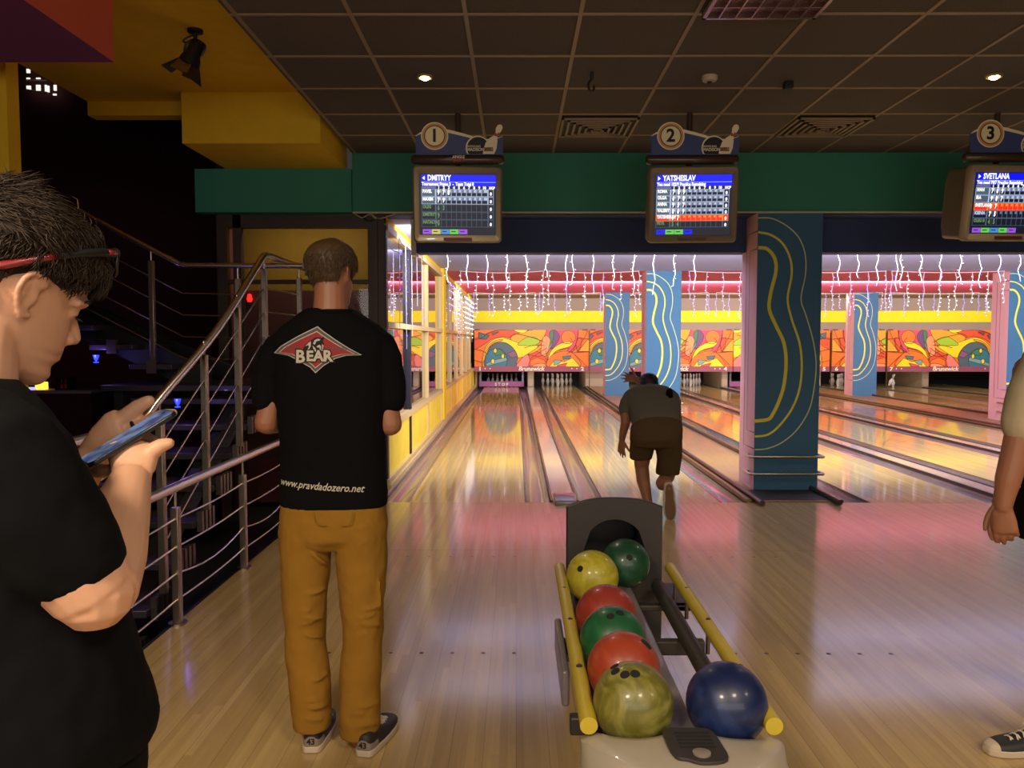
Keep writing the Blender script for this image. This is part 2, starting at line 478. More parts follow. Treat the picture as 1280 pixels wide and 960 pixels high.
# ---------------------------------------------------------------- yellow ceiling and bulkheads on the left
b = MB(); b.box(-3.72, -1.59, -3.0, 7.2, 3.56, 3.62); struct(b.build('ceiling_yellow', 'yellow_paint', smooth=0))
b = MB(); b.box(-1.60, -1.591, -3.0, 7.86, CEIL + 0.05, 3.56); struct(b.build('trim_3', 'ceiling_tile', smooth=0), 'dark edge where the tiled ceiling stops')
b = MB(); b.box(-2.80, -1.64, 6.80, 7.86, 3.14, 3.56); struct(b.build('beam_yellow', 'yellow_paint', smooth=0), 'yellow bulkhead over the landing')
b = MB(); b.box(-3.72, -2.80, 7.05, 7.2, 3.44, 3.56); struct(b.build('beam_yellow_low', 'yellow_paint', smooth=0), 'shallow yellow lip at the stairwell')
b = MB(); b.box(-3.10, -1.59, 7.80, 7.95, SOFF, 3.14); struct(b.build('beam_green', 'green_paint', smooth=0), 'green bulkhead over the glazed door')
b = MB(); b.m(0).box(-4.6, -2.18, 2.0, 4.42, 3.0, 3.5)
bm_ = b.bm; bm_.faces.ensure_lookup_table()
for f in bm_.faces:
    f.normal_update()
    if abs(f.normal.z) > 0.5: f.material_index = 1
struct(b.build('beam_red', ['red_paint', 'purple_paint'], smooth=0), 'dropped box with red side and purple underside')
b = MB(); b.box(-3.7, -3.06, 4.88, 5.0, -0.35, 3.555); struct(b.build('wall_pillar', 'yellow_paint', smooth=0), 'yellow pillar at the far left')

# ---------------------------------------------------------------- glazed wall beside lane one
MUL = [7.98, 9.75, 11.7, 13.85, 15.95, 17.7, 19.4, 21.0, 22.6, 24.0]
b = MB(); b.box(WALLX - 0.1, WALLX - 0.02, 7.95, 28.0, -0.13, 0.60); struct(b.build('wall_left', 'dado_yellow', smooth=0), 'yellow low wall under the glazing beside lane one')
b = MB(); b.box(WALLX - 0.1, WALLX - 0.02, 7.95, 28.0, 2.60, SOFF + 0.02); struct(b.build('wall_left_top', 'yellow_paint', smooth=0))
b = MB(); b.box(WALLX - 0.14, WALLX - 0.10, 7.95, 28.0, 0.6, 2.60); struct(b.build('wall_left_backing', 'black_paint', smooth=0))
for i in range(len(MUL) - 1):
    y0, y1 = MUL[i], MUL[i + 1]
    w = bpy.data.objects.new('window_%d' % (i + 1), None); C.objects.link(w); _off[w.name] = Vector((WALLX, y0, 0)); w.location = (WALLX, y0, 0)
    struct(w, 'tall glazed bay beside lane one')
    b = MB(); b.box(WALLX - 0.07, WALLX - 0.045, y0, y1, 0.60, 2.60); b.build('pane', 'mirror_glass', w, smooth=0)
    b = MB()
    b.m(1 if i < 2 else 0).box(WALLX - 0.06, WALLX, y0 - 0.045, y0 + 0.045, 0.0, 2.62)  # first two posts: shade on the cream frame put into a darker colour
    b.m(0)
    b.box(WALLX - 0.06, WALLX + 0.012, y0, y1, 0.575, 0.645)
    b.box(WALLX - 0.06, WALLX + 0.012, y0, y1, 1.615, 1.675)
    b.box(WALLX - 0.06, WALLX + 0.012, y0, y1, 2.575, 2.645)
    b.build('window_frame', ['frame_cream', 'frame_shaded'], w, smooth=0)
b = MB(); b.box(WALLX - 0.03, WALLX + 0.04, 7.9, 27.9, -0.13, 0.05); b.box(WALLX - 0.03, WALLX + 0.02, 7.9, 27.9, 0.05, 0.10); struct(b.build('baseboard_left', 'frame_cream', smooth=0))
b = MB(); b.box(-1.075, -1.022, 8.25, 8.45, 2.36, SOFF); struct(b.build('trim_4', 'white_trim', smooth=0), 'pale upright strip beside the first monitor')
b = MB(); b.box(WALLX - 0.02, WALLX + 0.03, 13.9, 14.35, 0.1, SOFF - 0.001); struct(b.build('trim_5', 'yellow_paint', smooth=0), 'yellow pilaster on the glazed wall')

# ---------------------------------------------------------------- dark glazed door at the landing
mat('door_glass', (60, 44, 10), 0.06, coat=0.6)
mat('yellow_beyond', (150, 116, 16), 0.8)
door = bpy.data.objects.new('door_1', None); C.objects.link(door); _off[door.name] = Vector((-2.0, 7.95, 0)); door.location = (-2.0, 7.95, 0)
struct(door, 'dark framed glazed partition behind the landing, yellow behind the glass')
b = MB()
b.box(-2.96, -2.86, 7.96, 8.06, -0.3, SOFF); b.box(-2.80, -2.72, 7.96, 8.06, -0.3, SOFF)
b.box(-1.46, -1.30, 7.93, 8.06, 0.0, SOFF); b.box(-1.40, -1.36, 7.90, 7.93, 0.0, SOFF)
b.box(-2.86, -1.46, 7.96, 8.06, 2.60, SOFF); b.box(-2.86, -1.46, 7.965, 8.05, 2.05, 2.09)
b.build('door_frame', 'frame_brown', door, smooth=0)
mat('smoked_glass', (70, 60, 50), 0.04, trans=0.0, alpha=0.35, coat=1.0)
b = MB(); b.box(-2.72, -1.46, 8.00, 8.01, 0.3, 2.60); b.build('pane', 'smoked_glass', door, smooth=0)
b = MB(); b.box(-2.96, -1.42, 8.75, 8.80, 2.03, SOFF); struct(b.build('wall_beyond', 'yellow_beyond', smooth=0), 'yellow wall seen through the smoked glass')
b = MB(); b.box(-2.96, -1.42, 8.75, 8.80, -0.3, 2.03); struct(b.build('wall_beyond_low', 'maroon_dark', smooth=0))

area_light('side_room_fill', (-2.1, 8.12, 2.69), 1.2, 0.06, 9.0, WARM, (0, 0.7, -1))  # unseen strip added to brighten the yellow wall behind the glass
# ---------------------------------------------------------------- blue columns with wavy lines
def column(x0, x1, y0, label, rails=True):
    root = bpy.data.objects.new('column', None); C.objects.link(root)
    root.location = (x0, y0, 0); _off[root.name] = Vector((x0, y0, 0)); struct(root, label)
    y1 = y0 + 0.52
    b = MB()
    b.box(x0, x1, y0, y1, -0.13, SOFF)
    for f in b.bm.faces:
        f.normal_update(); f.material_index = 0 if f.normal.y < -0.5 or f.normal.x > 0.5 else 1
    W = x1 - x0
    k = W / 0.63
    # three wavy lines on the front
    def conv(pts):
        out = []
        for (x, y) in pts:
            xl = 163 - 18 * (y - 15) / 835
            out.append(((x - xl) / 193 * W, SOFF * (850 - y) / 835))
        q = smooth_path([(u, v, 0) for u, v in out], 5)
        return [(p.x, p.y) for p in q]
    M = front(x0, y0 - 0.0015, 0)
    inner = [(163, 118), (190, 122), (212, 150), (215, 190), (200, 250), (195, 300), (215, 350), (238, 400), (245, 460), (238, 530), (222, 580), (205, 615), (190, 632), (150, 637)]
    mid = [(163, 72), (200, 80), (235, 105), (258, 150), (262, 200), (250, 270), (262, 330), (285, 400), (292, 470), (285, 540), (262, 600), (225, 650), (190, 678), (150, 684)]
    outer = [(163, 30), (205, 32), (250, 55), (285, 90), (303, 140), (303, 200), (290, 270), (305, 320), (325, 390), (335, 460), (330, 530), (315, 600), (280, 660), (235, 700), (190, 720), (150, 724)]
    b.m(2).ribbon(conv(inner), 0.034, M); b.m(2).ribbon(conv(mid), 0.021, M); b.m(3).ribbon(conv(outer), 0.011, M)
    # inset panel lines on the pink side
    MS = face_matrix((x0 - 0.0015, y1, 0), (0, -1, 0), (0, 0, 1))
    b.m(4)
    b.ribbon([(0.52, 2.55), (0.16, 2.55), (0.16, 0.42), (0.52, 0.42)], 0.012, MS); b.ribbon([(0.52, 2.38), (0.27, 2.38), (0.27, 0.58), (0.52, 0.58)], 0.010, MS)
    b.build('shaft', ['column_blue', 'column_pink', 'lemon_line', 'pale_line', 'pink_panel_line'], root, smooth=0, recalc=False)
    if rails:
        for z in (0.345, 0.175):
            b = MB(); yy = y0 - 0.045
            b.tube(smooth_path([(x0 - 0.045, y0 + 0.18, z), (x0 - 0.05, y0 + 0.0, z), (x0 - 0.035, yy, z), (x0 + 0.05, yy, z), (x1 - 0.02, yy, z), (x1 + 0.035, yy, z), (x1 + 0.045, y0 + 0.02, z), (x1 + 0.045, y0 + 0.15, z)], 4), 0.014, 8)
            b.tube([(x0 - 0.045, y0 + 0.16, z), (x0 + 0.01, y0 + 0.16, z)], 0.012, 6); b.tube([(x1 - 0.01, y0 + 0.13, z), (x1 + 0.045, y0 + 0.13, z)], 0.012, 6)
            b.build('guard_bar', 'chrome', root, smooth=180)
column(COLX0, COLX1, COLY[0], 'front column in shadow, navy face with wavy lines, at the foul line')
column(COLX0, COLX1, COLY[1], 'blue column with yellow wavy lines behind the bowler')
column(COLX0, COLX1, COLY[2], 'small blue column with wavy lines just left of the one behind the bowler', False)
column(8.87, 9.50, COLY[1], 'blue column with wavy lines by the right edge')
column(8.87, 9.50, COLY[2], 'far blue column with wavy lines between the panels marked 6 and 7', False)
# ================================================================ lanes, gutters, dividers
mat('gutter_grey', (128, 112, 104), 0.22, coat=0.5, noise_amt=0.15, noise_scale=2)
mat('cap_pale', (196, 172, 150), 0.25, coat=0.6)
mat('cap_dark', (58, 44, 38), 0.35, coat=0.3)
mat('rail_bronze', (120, 98, 60), 0.25, metal=0.6)
mat('platform_board', (150, 116, 76), 0.5, coat=0.2, noise_amt=0.12, noise_scale=6, stretch=(6, 0.6, 1))
mat('dark_patch', (44, 34, 28), 0.55, noise_amt=0.1)
mat('marker_brown', (84, 48, 22), 0.4)
LANE_END = 27.0
HEADPIN = FOUL + 18.29
lane_names = ['first', 'second', 'third', 'fourth', 'fifth', 'sixth', 'seventh', 'eighth']
lane_where = ['running beside the yellow glazed wall', 'that the bowler plays on', 'just right of the front column', 'in front of the panel marked 4', 'right of the fourth lane', 'in front of the panel marked 6', 'in front of the panel marked 7', 'at the far right edge of the hall']
for i, lx in enumerate(LX):
    root = thing('bowling_lane', 'polished maple bowling lane ' + lane_where[i], 'bowling lane', (lx, FOUL, 0), 'bowling lanes')
    b = MB(); b.box(lx, lx + LANE_W, FOUL + 0.002, LANE_END, -0.10, 0.0)
    b.m(1)
    if i < 5:
        for k in range(7):                                      # arrows
            cx = lx + LANE_W / 2 + (k - 3) * 0.135; cy = FOUL + 4.7 - abs(k - 3) * 0.22
            b.mesh([(cx - 0.016, cy - 0.08, 0.0008), (cx + 0.016, cy - 0.08, 0.0008), (cx, cy + 0.08, 0.0008)], [(0, 1, 2)])
        for k, (dx, dy) in enumerate(((-0.36, 10.4), (-0.2, 11.8), (0.2, 11.8), (0.36, 10.4))):   # range markers
            cx = lx + LANE_W / 2 + dx; cy = FOUL + dy
            b.mesh([(cx - 0.010, cy, 0.0008), (cx + 0.010, cy, 0.0008), (cx + 0.010, cy + 0.9, 0.0008), (cx - 0.010, cy + 0.9, 0.0008)], [(0, 1, 2, 3)])
    b.build('lane_bed', ['lane_boards', 'marker_brown'], root, smooth=0)
    for s in (0, 1):
        x0 = lx - GUT if s == 0 else lx + LANE_W
        b = MB(); n = 8; rin = []; W = GUT - 0.008; cx = x0 + GUT / 2
        for yy in (FOUL + 0.004, LANE_END):
            ring = []
            for k in range(n + 1):
                a = PI * k / n; ring.append(Vector((cx - math.cos(a) * W / 2, yy, -0.012 - math.sin(a) * 0.075)))
            for k in range(n, -1, -1):
                a = PI * k / n; ring.append(Vector((cx - math.cos(a) * W / 2, yy, -0.03 - math.sin(a) * 0.085)))
            rin.append(ring)
        b.loft(rin); b.build('gutter', 'gutter_grey', root, smooth=40)

def divider(x0, x1, label, y0=FOUL - 0.12):
    """ball-return capping between the two lanes of a pair, with a rounded grey nose"""
    root = thing('lane_divider', label, 'lane divider', ((x0 + x1) / 2, FOUL, 0), 'capped dividers between lanes')
    b = MB(); b.box(x0 + 0.02, x1 - 0.02, FOUL + 0.05, 24.85, -0.12, 0.012); b.build('capping', 'cap_pale', root, bevel=0.006)
    for s, xx in ((0, x0 + 0.012), (1, x1 - 0.012)):
        b = MB(); b.box(xx - 0.012, xx + 0.012, FOUL + 0.004, 24.85, -0.12, 0.022); b.build('side_strip', 'cap_dark', root, bevel=0.004)
    b = MB(); W = (x1 - x0) / 2 - 0.015; cx = (x0 + x1) / 2; rings = []
    for t in range(9):
        a = PI / 2 * t / 8; yy = FOUL + 0.14 - math.sin(a) * 0.26; w = W * (0.75 + 0.25 * math.cos(a)); h = 0.055 * math.cos(a * 0.8) + 0.01
        rings.append([Vector((cx - w, yy, 0.0015)), Vector((cx - w, yy, h * 0.7)), Vector((cx - w * 0.8, yy, h)), Vector((cx + w * 0.8, yy, h)), Vector((cx + w, yy, h * 0.7)), Vector((cx + w, yy, 0.0015))])
    b.loft(rings); b.build('end_cap', 'gutter_grey', root, smooth=60)
divider(0.317 - 0.0, 0.577, 'pale capped divider with grey rounded nose between the first and second lanes')
divider(4.562, 4.82, 'long capped divider right of the front column, between the third and fourth lanes')
divider(6.357, 6.615, 'long capped divider right of the fourth lane')
divider(12.60, 12.855, 'far capped divider near the right edge')

def platform(x0, x1, label):
    root = thing('lane_platform', label, 'platform', ((x0 + x1) / 2, FOUL, 0), 'boarded strips between lane pairs')
    b = MB(); b.box(x0 + 0.10, x1 - 0.10, FOUL + 0.02, 24.85, -0.12, 0.012); b.build('deck', 'platform_board', root, smooth=0)
    for xx in (x0 + 0.035, x1 - 0.035):
        b = MB(); b.box(xx - 0.03, xx + 0.03, FOUL + 0.004, 24.85, -0.12, 0.03); b.build('edge_rail', 'rail_bronze', root, bevel=0.015, segs=3)
    for xx, y0 in ((x0 + 0.10, FOUL - 0.16), (x1 - 0.10, FOUL - 0.13)):
        b = MB(); b.tube([(xx, 24.85, 0.03), (xx, FOUL, 0.03), (xx, y0, 0.028)], 0.026, 10); b.build('edge_tube', 'cap_dark', root, smooth=60)
platform(2.115, 3.02, 'boarded strip with rails under the front column')
platform(8.155, 9.51, 'boarded strip under the right-hand columns')
b = MB(); b.box(2.25, 2.90, FOUL + 0.06, 7.84, 0.0125, 0.016); o = b.build('floor_dark_area', 'dark_patch', smooth=0); struct(o, 'dark area of floor before the front column')  # thin darker rectangle laid before the column
b = MB(); b.box(-1.235, -1.225, FOUL + 0.004, 24.85, -0.12, 0.03); struct(b.build('trim_6', 'cap_pale', smooth=0), 'kerb between the yellow wall and the gutter')

# ================================================================ pins
mat('pin_white', (238, 232, 224), 0.3, coat=0.5)
mat('pin_red', (170, 28, 30), 0.35)
PIN = [(0.0, 0.0), (0.0258, 0.0), (0.029, 0.006), (0.036, 0.045), (0.0485, 0.085), (0.0575, 0.114), (0.0560, 0.140), (0.0460, 0.175), (0.0330, 0.215), (0.0248, 0.245), (0.0235, 0.262), (0.0260, 0.290), (0.0310, 0.320), (0.0324, 0.342), (0.0300, 0.362), (0.0215, 0.377), (0.010, 0.3835), (0.0, 0.3845)]
def make_pin(label):
    root = thing('bowling_pin', label, 'bowling pin', (0, 0, 0))
    MB().lathe([(r, z) for r, z in PIN], 16).build('body', 'pin_white', root, smooth=60)
    for z0 in (0.238, 0.262):
        rr = 0.0256 if z0 < 0.25 else 0.0243
        MB().lathe([(rr, z0), (rr + 0.0006, z0 + 0.004), (rr + 0.0006, z0 + 0.009), (rr - 0.0002, z0 + 0.012)], 16).build('neck_stripe', 'pin_red', root, smooth=60)
    return root
RACK = [('head pin', 0, 0)] + [('second row, %s pin' % w, (k - 0.5) * 0.3048, 0.264) for k, w in enumerate(('left', 'right'))] + \
       [('third row, %s pin' % w, (k - 1) * 0.3048, 0.528) for k, w in enumerate(('left', 'middle', 'right'))] + \
       [('back row, %s pin' % w, (k - 1.5) * 0.3048, 0.792) for k, w in enumerate(('leftmost', 'inner left', 'inner right', 'rightmost'))]
pin0 = make_pin('white bowling pin on the second lane, head pin'); first = True
DECK = {0: 'behind the purple bar on the first lane', 1: 'standing on the second lane', 3: 'standing on the fourth lane', 5: 'on the sixth lane'}
for li in DECK:
    for nm, dx, dy in RACK:
        if li == 5 and nm not in ('head pin', 'third row, right pin', 'second row, right pin', 'back row, rightmost pin', 'back row, inner right pin', 'third row, middle pin'): continue
        lab = 'white bowling pin %s, %s' % (DECK[li], nm); loc = (LX[li] + LANE_W / 2 + dx, HEADPIN + dy, 0.0)
        if first: pin0.location = loc; pin0['label'] = lab; pin0['group'] = 'pins on lane one'; first = False
        else: copy_thing(pin0, loc, lab, 'pins on lane %s' % ('one', 'two', '', 'four', '', 'six')[li])

# ================================================================ pin decks: kickbacks, sweep bars, machines
mat('kickback_beige', (176, 150, 116), 0.6, noise_amt=0.06)
mat('sweep_purple', (168, 92, 150), 0.5)
mat('machine_dark', (40, 40, 46), 0.45, metal=0.3)
mat('machine_grey', (120, 122, 130), 0.35, metal=0.7)
mat('letter_cream', (250, 236, 206), 0.5)
def kick(x0, x1, label):
    root = thing('kickback', label, 'kickback panel', ((x0 + x1) / 2, MASKY + 0.4, 0), 'side walls of the pin decks')
    b = MB(); b.box(x0, x1, MASKY + 0.9, 27.3, -0.12, 0.75); b.build('side_wall', 'kickback_beige', root, bevel=0.01)
    b = MB(); b.box(x0 + 0.02, x1 - 0.02, MASKY + 0.88, MASKY + 0.9, 0.04, 0.52); b.build('face_plate', 'cap_pale', root, smooth=0)
kick(-1.278, -1.226, 'narrow beige side wall of the first pin deck by the glazed wall')
kick(0.36, 0.56, 'beige side wall between the first and second pin decks')
kick(2.15, 2.96, 'wide beige block between the second and third pin decks')
kick(4.60, 4.80, 'beige side wall between the third and fourth pin decks')
kick(6.39, 6.59, 'beige side wall right of the fourth pin deck')
kick(8.20, 9.48, 'wide beige block left of the sixth pin deck')
kick(11.053, 11.063, 'beige side wall below the panel marked 7')
kick(12.62, 12.83, 'beige side wall in the right-hand pin deck')

def sweep(lx, label, z0=0.012, hanging=True):
    root = thing('sweep_bar', label, 'sweep bar', (lx + LANE_W / 2, 25.05, 0), 'pin sweeps lowered in front of the pins')
    b = MB(); b.box(lx - 0.17, lx + LANE_W + 0.17, 25.04, 25.08, z0, z0 + 0.17); b.build('bar', 'sweep_purple', root, bevel=0.01)
    for s in (-1, 1):
        xx = lx + LANE_W / 2 + s * (LANE_W / 2 + 0.13)
        b = MB(); b.box(xx - 0.03, xx + 0.03, 25.085, 25.14, z0, 0.62); b.build('arm', 'machine_grey', root, smooth=0)
    b = MB(); b.text('S T O P', front(lx + LANE_W / 2, 25.037, z0 + 0.07), 0.13, bold=0.004); b.build('lettering', 'letter_cream', root, smooth=0)
    r2 = thing('pin_setter', label.replace('purple sweep bar', 'dark pin setting machine').replace('lettered STOP', 'with steel cups'), 'pin setter', (lx + LANE_W / 2, 25.5, 0.42), 'pin setting machines')
    b = MB(); b.box(lx - 0.05, lx + LANE_W + 0.05, 25.3, 27.395, 0.56, 0.72); b.build('table', 'machine_dark', r2, bevel=0.01)
    for nm, dx, dy in RACK:
        cx, cy = lx + LANE_W / 2 + dx, HEADPIN + dy
        b = MB(); b.lathe([(0.0, 0.445), (0.075, 0.445), (0.082, 0.47), (0.07, 0.53), (0.04, 0.56), (0, 0.56)], 10, Matrix.Translation((cx, cy, 0))); b.build('pin_cup', 'machine_grey', r2, smooth=50)
sweep(LX[0], 'purple sweep bar lettered STOP across the first lane')
sweep(LX[4], 'purple sweep bar lettered STOP just left of the front column')

# ================================================================ masking units (painted panels over the pin decks)
for nm, c in dict(art_orange=(250, 124, 36), art_red=(238, 84, 44), art_amber=(255, 168, 40), art_yellow=(255, 224, 30), art_slate=(84, 104, 116), art_teal=(58, 124, 146), art_tealpale=(128, 168, 166),
                  art_purple=(140, 92, 128), art_pink=(240, 132, 122), art_rose=(236, 78, 104), art_lime=(168, 204, 44), art_green=(66, 130, 92), art_plum=(120, 74, 124), art_peach=(248, 156, 104), art_line=(62, 34, 26), art_rail=(152, 82, 104)).items():
    mat(nm, c, 0.55)
ARTM = ['art_orange', 'art_red', 'art_amber', 'art_yellow', 'art_slate', 'art_teal', 'art_tealpale', 'art_purple', 'art_pink', 'art_rose', 'art_lime', 'art_green', 'art_plum', 'art_peach', 'art_line', 'art_rail', 'letter_cream', 'black_paint']
AI = {n.replace('art_', ''): i for i, n in enumerate(ARTM)}
def circ(cx, cy, rx, ry=None, n=14, a0=0, a1=360): return [(cx + rx * math.cos(R_(a0 + (a1 - a0) * k / n)), cy - (ry or rx) * math.sin(R_(a0 + (a1 - a0) * k / n))) for k in range(n + (a1 - a0 < 360))]
# painted shapes in drawing units 916 x 285, y down; (colour, smooth?, outline)
ART = [
    ('red', 1, [(0, 70), (60, 52), (110, 22), (190, 2), (330, 4), (440, 2), (430, 50), (330, 66), (230, 52), (140, 70), (80, 110), (0, 150)]),
    ('amber', 1, [(290, 60), (370, 20), (470, 0), (575, 0), (560, 60), (470, 120), (380, 150), (330, 110)]),
    ('yellow', 1, [(320, 0), (420, 0), (400, 22), (350, 18)]),
    ('yellow', 1, [(62, 285), (66, 200), (100, 120), (160, 72), (230, 60), (330, 92), (430, 120), (510, 122), (440, 190), (350, 216), (330, 170), (290, 122), (230, 95), (150, 110), (104, 170), (84, 285)]),
    ('amber', 1, [(66, 285), (72, 200), (108, 126), (165, 84), (225, 74), (210, 88), (150, 104), (106, 150), (86, 210), (80, 285)]),
    ('lime', 1, [(345, 112), (438, 52), (524, 82), (488, 118), (420, 122)]),
    ('slate', 1, [(92, 285), (92, 205), (128, 134), (190, 97), (250, 100), (310, 140), (346, 205), (338, 250), (316, 285)]),
    ('teal', 1, circ(176, 236, 88, 92, 18) ),
    ('tealpale', 0, [(92, 262), (170, 232), (258, 214), (262, 240), (180, 262), (96, 285)]),
    ('green', 0, [(150, 150), (205, 150), (250, 190), (170, 200)]),
    ('yellow', 0, circ(167, 162, 13, 18)), ('yellow', 0, circ(228, 205, 12, 18)), ('yellow', 0, circ(148, 245, 14, 19)),
    ('purple', 0, [(258, 186), (322, 160), (346, 206), (300, 218)]),
    ('pink', 1, [(338, 285), (366, 238), (420, 190), (442, 222), (440, 262), (424, 285)]),
    ('red', 1, [(440, 192), (500, 168), (560, 205), (580, 240), (575, 285), (444, 285), (444, 235)]),
    ('orange', 0, [(448, 240), (500, 215), (560, 235), (575, 262), (500, 265), (450, 285)]),
    ('peach', 1, [(466, 285), (500, 264), (560, 262), (575, 285)]),
    ('amber', 1, [(425, 190), (500, 140), (552, 92), (575, 20), (590, 0), (600, 40), (560, 110), (500, 165)]),
    ('rose', 0, [(580, 0), (832, 0), (826, 50), (806, 130), (772, 196), (730, 180), (760, 140), (640, 165), (590, 90), (560, 50)]),
    ('plum', 1, [(632, 3), (664, 14), (682, 50), (664, 100), (610, 150), (625, 80)]),
    ('green', 1, [(600, 22), (632, 4), (628, 80), (596, 150), (574, 190), (604, 90)]),
    ('tealpale', 1, [(624, 90), (612, 130), (580, 190), (572, 190), (600, 130)]),
    ('peach', 1, [(545, 75), (574, 45), (606, 72), (600, 125), (578, 196), (548, 200), (532, 170)]),
    ('orange', 1, circ(752, 56, 57, 52, 16)),
    ('yellow', 1, [(590, 225), (610, 170), (652, 128), (722, 95), (786, 98), (760, 130), (690, 150), (640, 176), (604, 230)]),
    ('orange', 1, [(585, 285), (596, 225), (640, 185), (720, 165), (792, 185), (846, 285)]),
    ('yellow', 0, [(600, 285), (640, 240), (722, 246), (786, 218), (846, 285)]),
    ('slate', 0, [(35, 18), (122, 42), (95, 72), (38, 66)]), ('tealpale', 0, [(60, 38), (84, 44), (62, 54)]), ('slate', 0, [(145, 24), (196, 14), (150, 40)]),
    ('teal', 0, [(705, 206), (776, 200), (760, 226), (712, 230)]), ('tealpale', 0, [(636, 232), (704, 238), (676, 262), (640, 276)]), ('rose', 0, [(664, 275), (742, 258), (726, 285), (660, 285)]),
    ('amber', 0, [(832, 168), (860, 130), (905, 76), (916, 76), (916, 166)]), ('red', 0, [(812, 108), (830, 62), (860, 60), (850, 130), (824, 170)]),
]
LINES = [[(0, 150), (60, 160), (110, 190)], [(0, 235), (60, 250), (88, 240)], [(280, 60), (330, 30), (470, 60), (560, 95)], [(400, 140), (470, 120), (560, 120)], [(440, 230), (500, 190), (580, 140)], [(444, 195), (520, 205), (590, 175)],
         [(575, 285), (585, 220), (572, 160)], [(690, 90), (720, 104), (760, 106), (782, 90), (772, 68), (760, 60)], [(830, 0), (826, 60), (800, 130), (740, 190)], [(905, 0), (880, 60), (830, 130), (760, 180)], [(826, 62), (916, 70)], [(780, 178), (916, 166)], [(800, 190), (846, 230), (900, 285)], [(190, 2), (110, 28), (60, 60), (0, 75)]]
SW, SH = 3.40, 1.09
def clip_poly(pts, u0, u1):
    for lim, keep in ((u0, lambda u: u >= u0), (u1, lambda u: u <= u1)):
        out = []
        for i in range(len(pts)):
            a, c = pts[i], pts[(i + 1) % len(pts)]
            if keep(a[0]): out.append(a)
            if keep(a[0]) != keep(c[0]):
                t = (lim - a[0]) / (c[0] - a[0]); out.append((lim, a[1] + t * (c[1] - a[1])))
        pts = out
        if len(pts) < 3: return []
    return pts
def masking_unit(x0, x1, a0, a1, mirror, label, nums=(), brand=None, dots=()):
    """x0..x1 in the world; a0..a1 = which stretch of the drawing it shows"""
    root = thing('masking_panel', label, 'masking panel', ((x0 + x1) / 2, MASKY, 0.52), 'painted panels over the pin decks')
    z0, z1 = 0.685, 1.775
    b = MB(); b.box(x0, x1, MASKY, MASKY + 0.04, z0, z1); b.build('panel', 'art_orange', root, smooth=0)
    b = MB(); sx = (x1 - x0) / (a1 - a0)
    def P(p, lay):
        u = (a1 - p[0]) if mirror else (p[0] - a0)
        return Vector((x0 + u * sx, MASKY - 0.002 - 0.0012 * lay, z1 - p[1] / 285 * (z1 - z0)))
    for lay, (col, sm, pts) in enumerate(ART):
        if sm:
            q = smooth_path([(p[0], p[1], 0) for p in pts], 4, closed=True); q = [(v.x, v.y) for v in q]
        else: q = pts
        q = [(u, min(285, max(0, v))) for u, v in q]
        q = clip_poly(q, a0, a1)
        if len(q) < 3: continue
        b.m(AI[col]).poly([P(p, lay) for p in q])
        n = len(q)
        for i in range(n):
            a, c = q[i], q[(i + 1) % n]
            if (abs(a[0] - c[0]) < 1e-6 and a[0] in (a0, a1)) or (a[1] == c[1] and a[1] in (0, 285)): continue
            d = Vector((c[0] - a[0], c[1] - a[1]));
            if d.length < 1e-6: continue
            nn = Vector((-d.y, d.x)).normalized() * 1.7
            b.m(AI['line']).mesh([P((a[0] + nn.x, a[1] + nn.y), lay + .5), P((c[0] + nn.x, c[1] + nn.y), lay + .5), P((c[0] - nn.x, c[1] - nn.y), lay + .5), P((a[0] - nn.x, a[1] - nn.y), lay + .5)], [(0, 1, 2, 3)])
    L = len(ART) + 1
    for ln in LINES:
        q = smooth_path([(p[0], p[1], 0) for p in ln], 5)
        for a, c in zip(q, q[1:]):
            if min(a.x, c.x) < a0 or max(a.x, c.x) > a1: continue
            d = c - a; nn = Vector((-d.y, d.x, 0)).normalized() * 1.6
            b.m(AI['line']).mesh([P(a + nn, L), P(c + nn, L), P(c - nn, L), P(a - nn, L)], [(0, 1, 2, 3)])
    b.build('artwork', ARTM, root, smooth=0, recalc=False)
    b = MB(); b.box(x0, x1, MASKY - 0.02, MASKY + 0.04, 0.53, z0); b.build('bottom_rail', 'art_rail', root, smooth=0)
    b = MB()
    for s, px_ in nums: b.text(s, front(px_, MASKY - 0.025, 0.607), 0.15, bold=0.006, width=1.3)
    for px_ in dots:
        for k in (-1, 1): b.mesh([(px_ + k * 0.075 + 0.02 * math.cos(a * PI / 4), MASKY - 0.024, 0.62 + 0.02 * math.sin(a * PI / 4)) for a in range(8)], [tuple(range(8))])
    if nums or dots: b.build('lane_number', 'letter_cream', root, smooth=0)
    else: b.bm.free()
    if brand is not None:
        b = MB(); b.text('Brunswick', front(brand, MASKY - 0.025, 0.612), 0.175, bold=0.005, shear=0.2, width=1.05); b.build('brand_lettering', 'letter_cream', root, smooth=0)
    for xx in (x0 + 0.09, x1 - 0.12):
        b = MB(); b.box(xx - 0.07, xx + 0.07, MASKY - 0.03, MASKY + 0.03, z1 - 0.005, z1 + 0.02); b.build('hanger', 'frame_brown', root, smooth=0)
def MX(px): return at(px, 430, MASKY).x
masking_unit(MX(593), MX(736), 0, 916, False, 'orange patterned panel numbered 1 and 2 over the first two lanes', (('1', MX(600)), ('2', MX(728))), MX(664), (MX(609.5), MX(718)))
masking_unit(MX(737.5), MX(772), 92, 314, False, 'narrow patterned panel between the panels numbered 2 and 4')
masking_unit(MX(773), MX(916), 0, 916, False, 'orange patterned panel numbered 4 behind the blue columns', (('3', MX(780)), ('4', MX(907))), MX(844), (MX(789.5), MX(897)))
masking_unit(MX(917), MX(952), 360, 584, False, 'narrow yellow and green patterned panel left of the front column')
masking_unit(MX(953), MX(1037.5), 0, 541, True, 'patterned panel with teal ball just right of the front column', (('5', MX(1030.5)),))
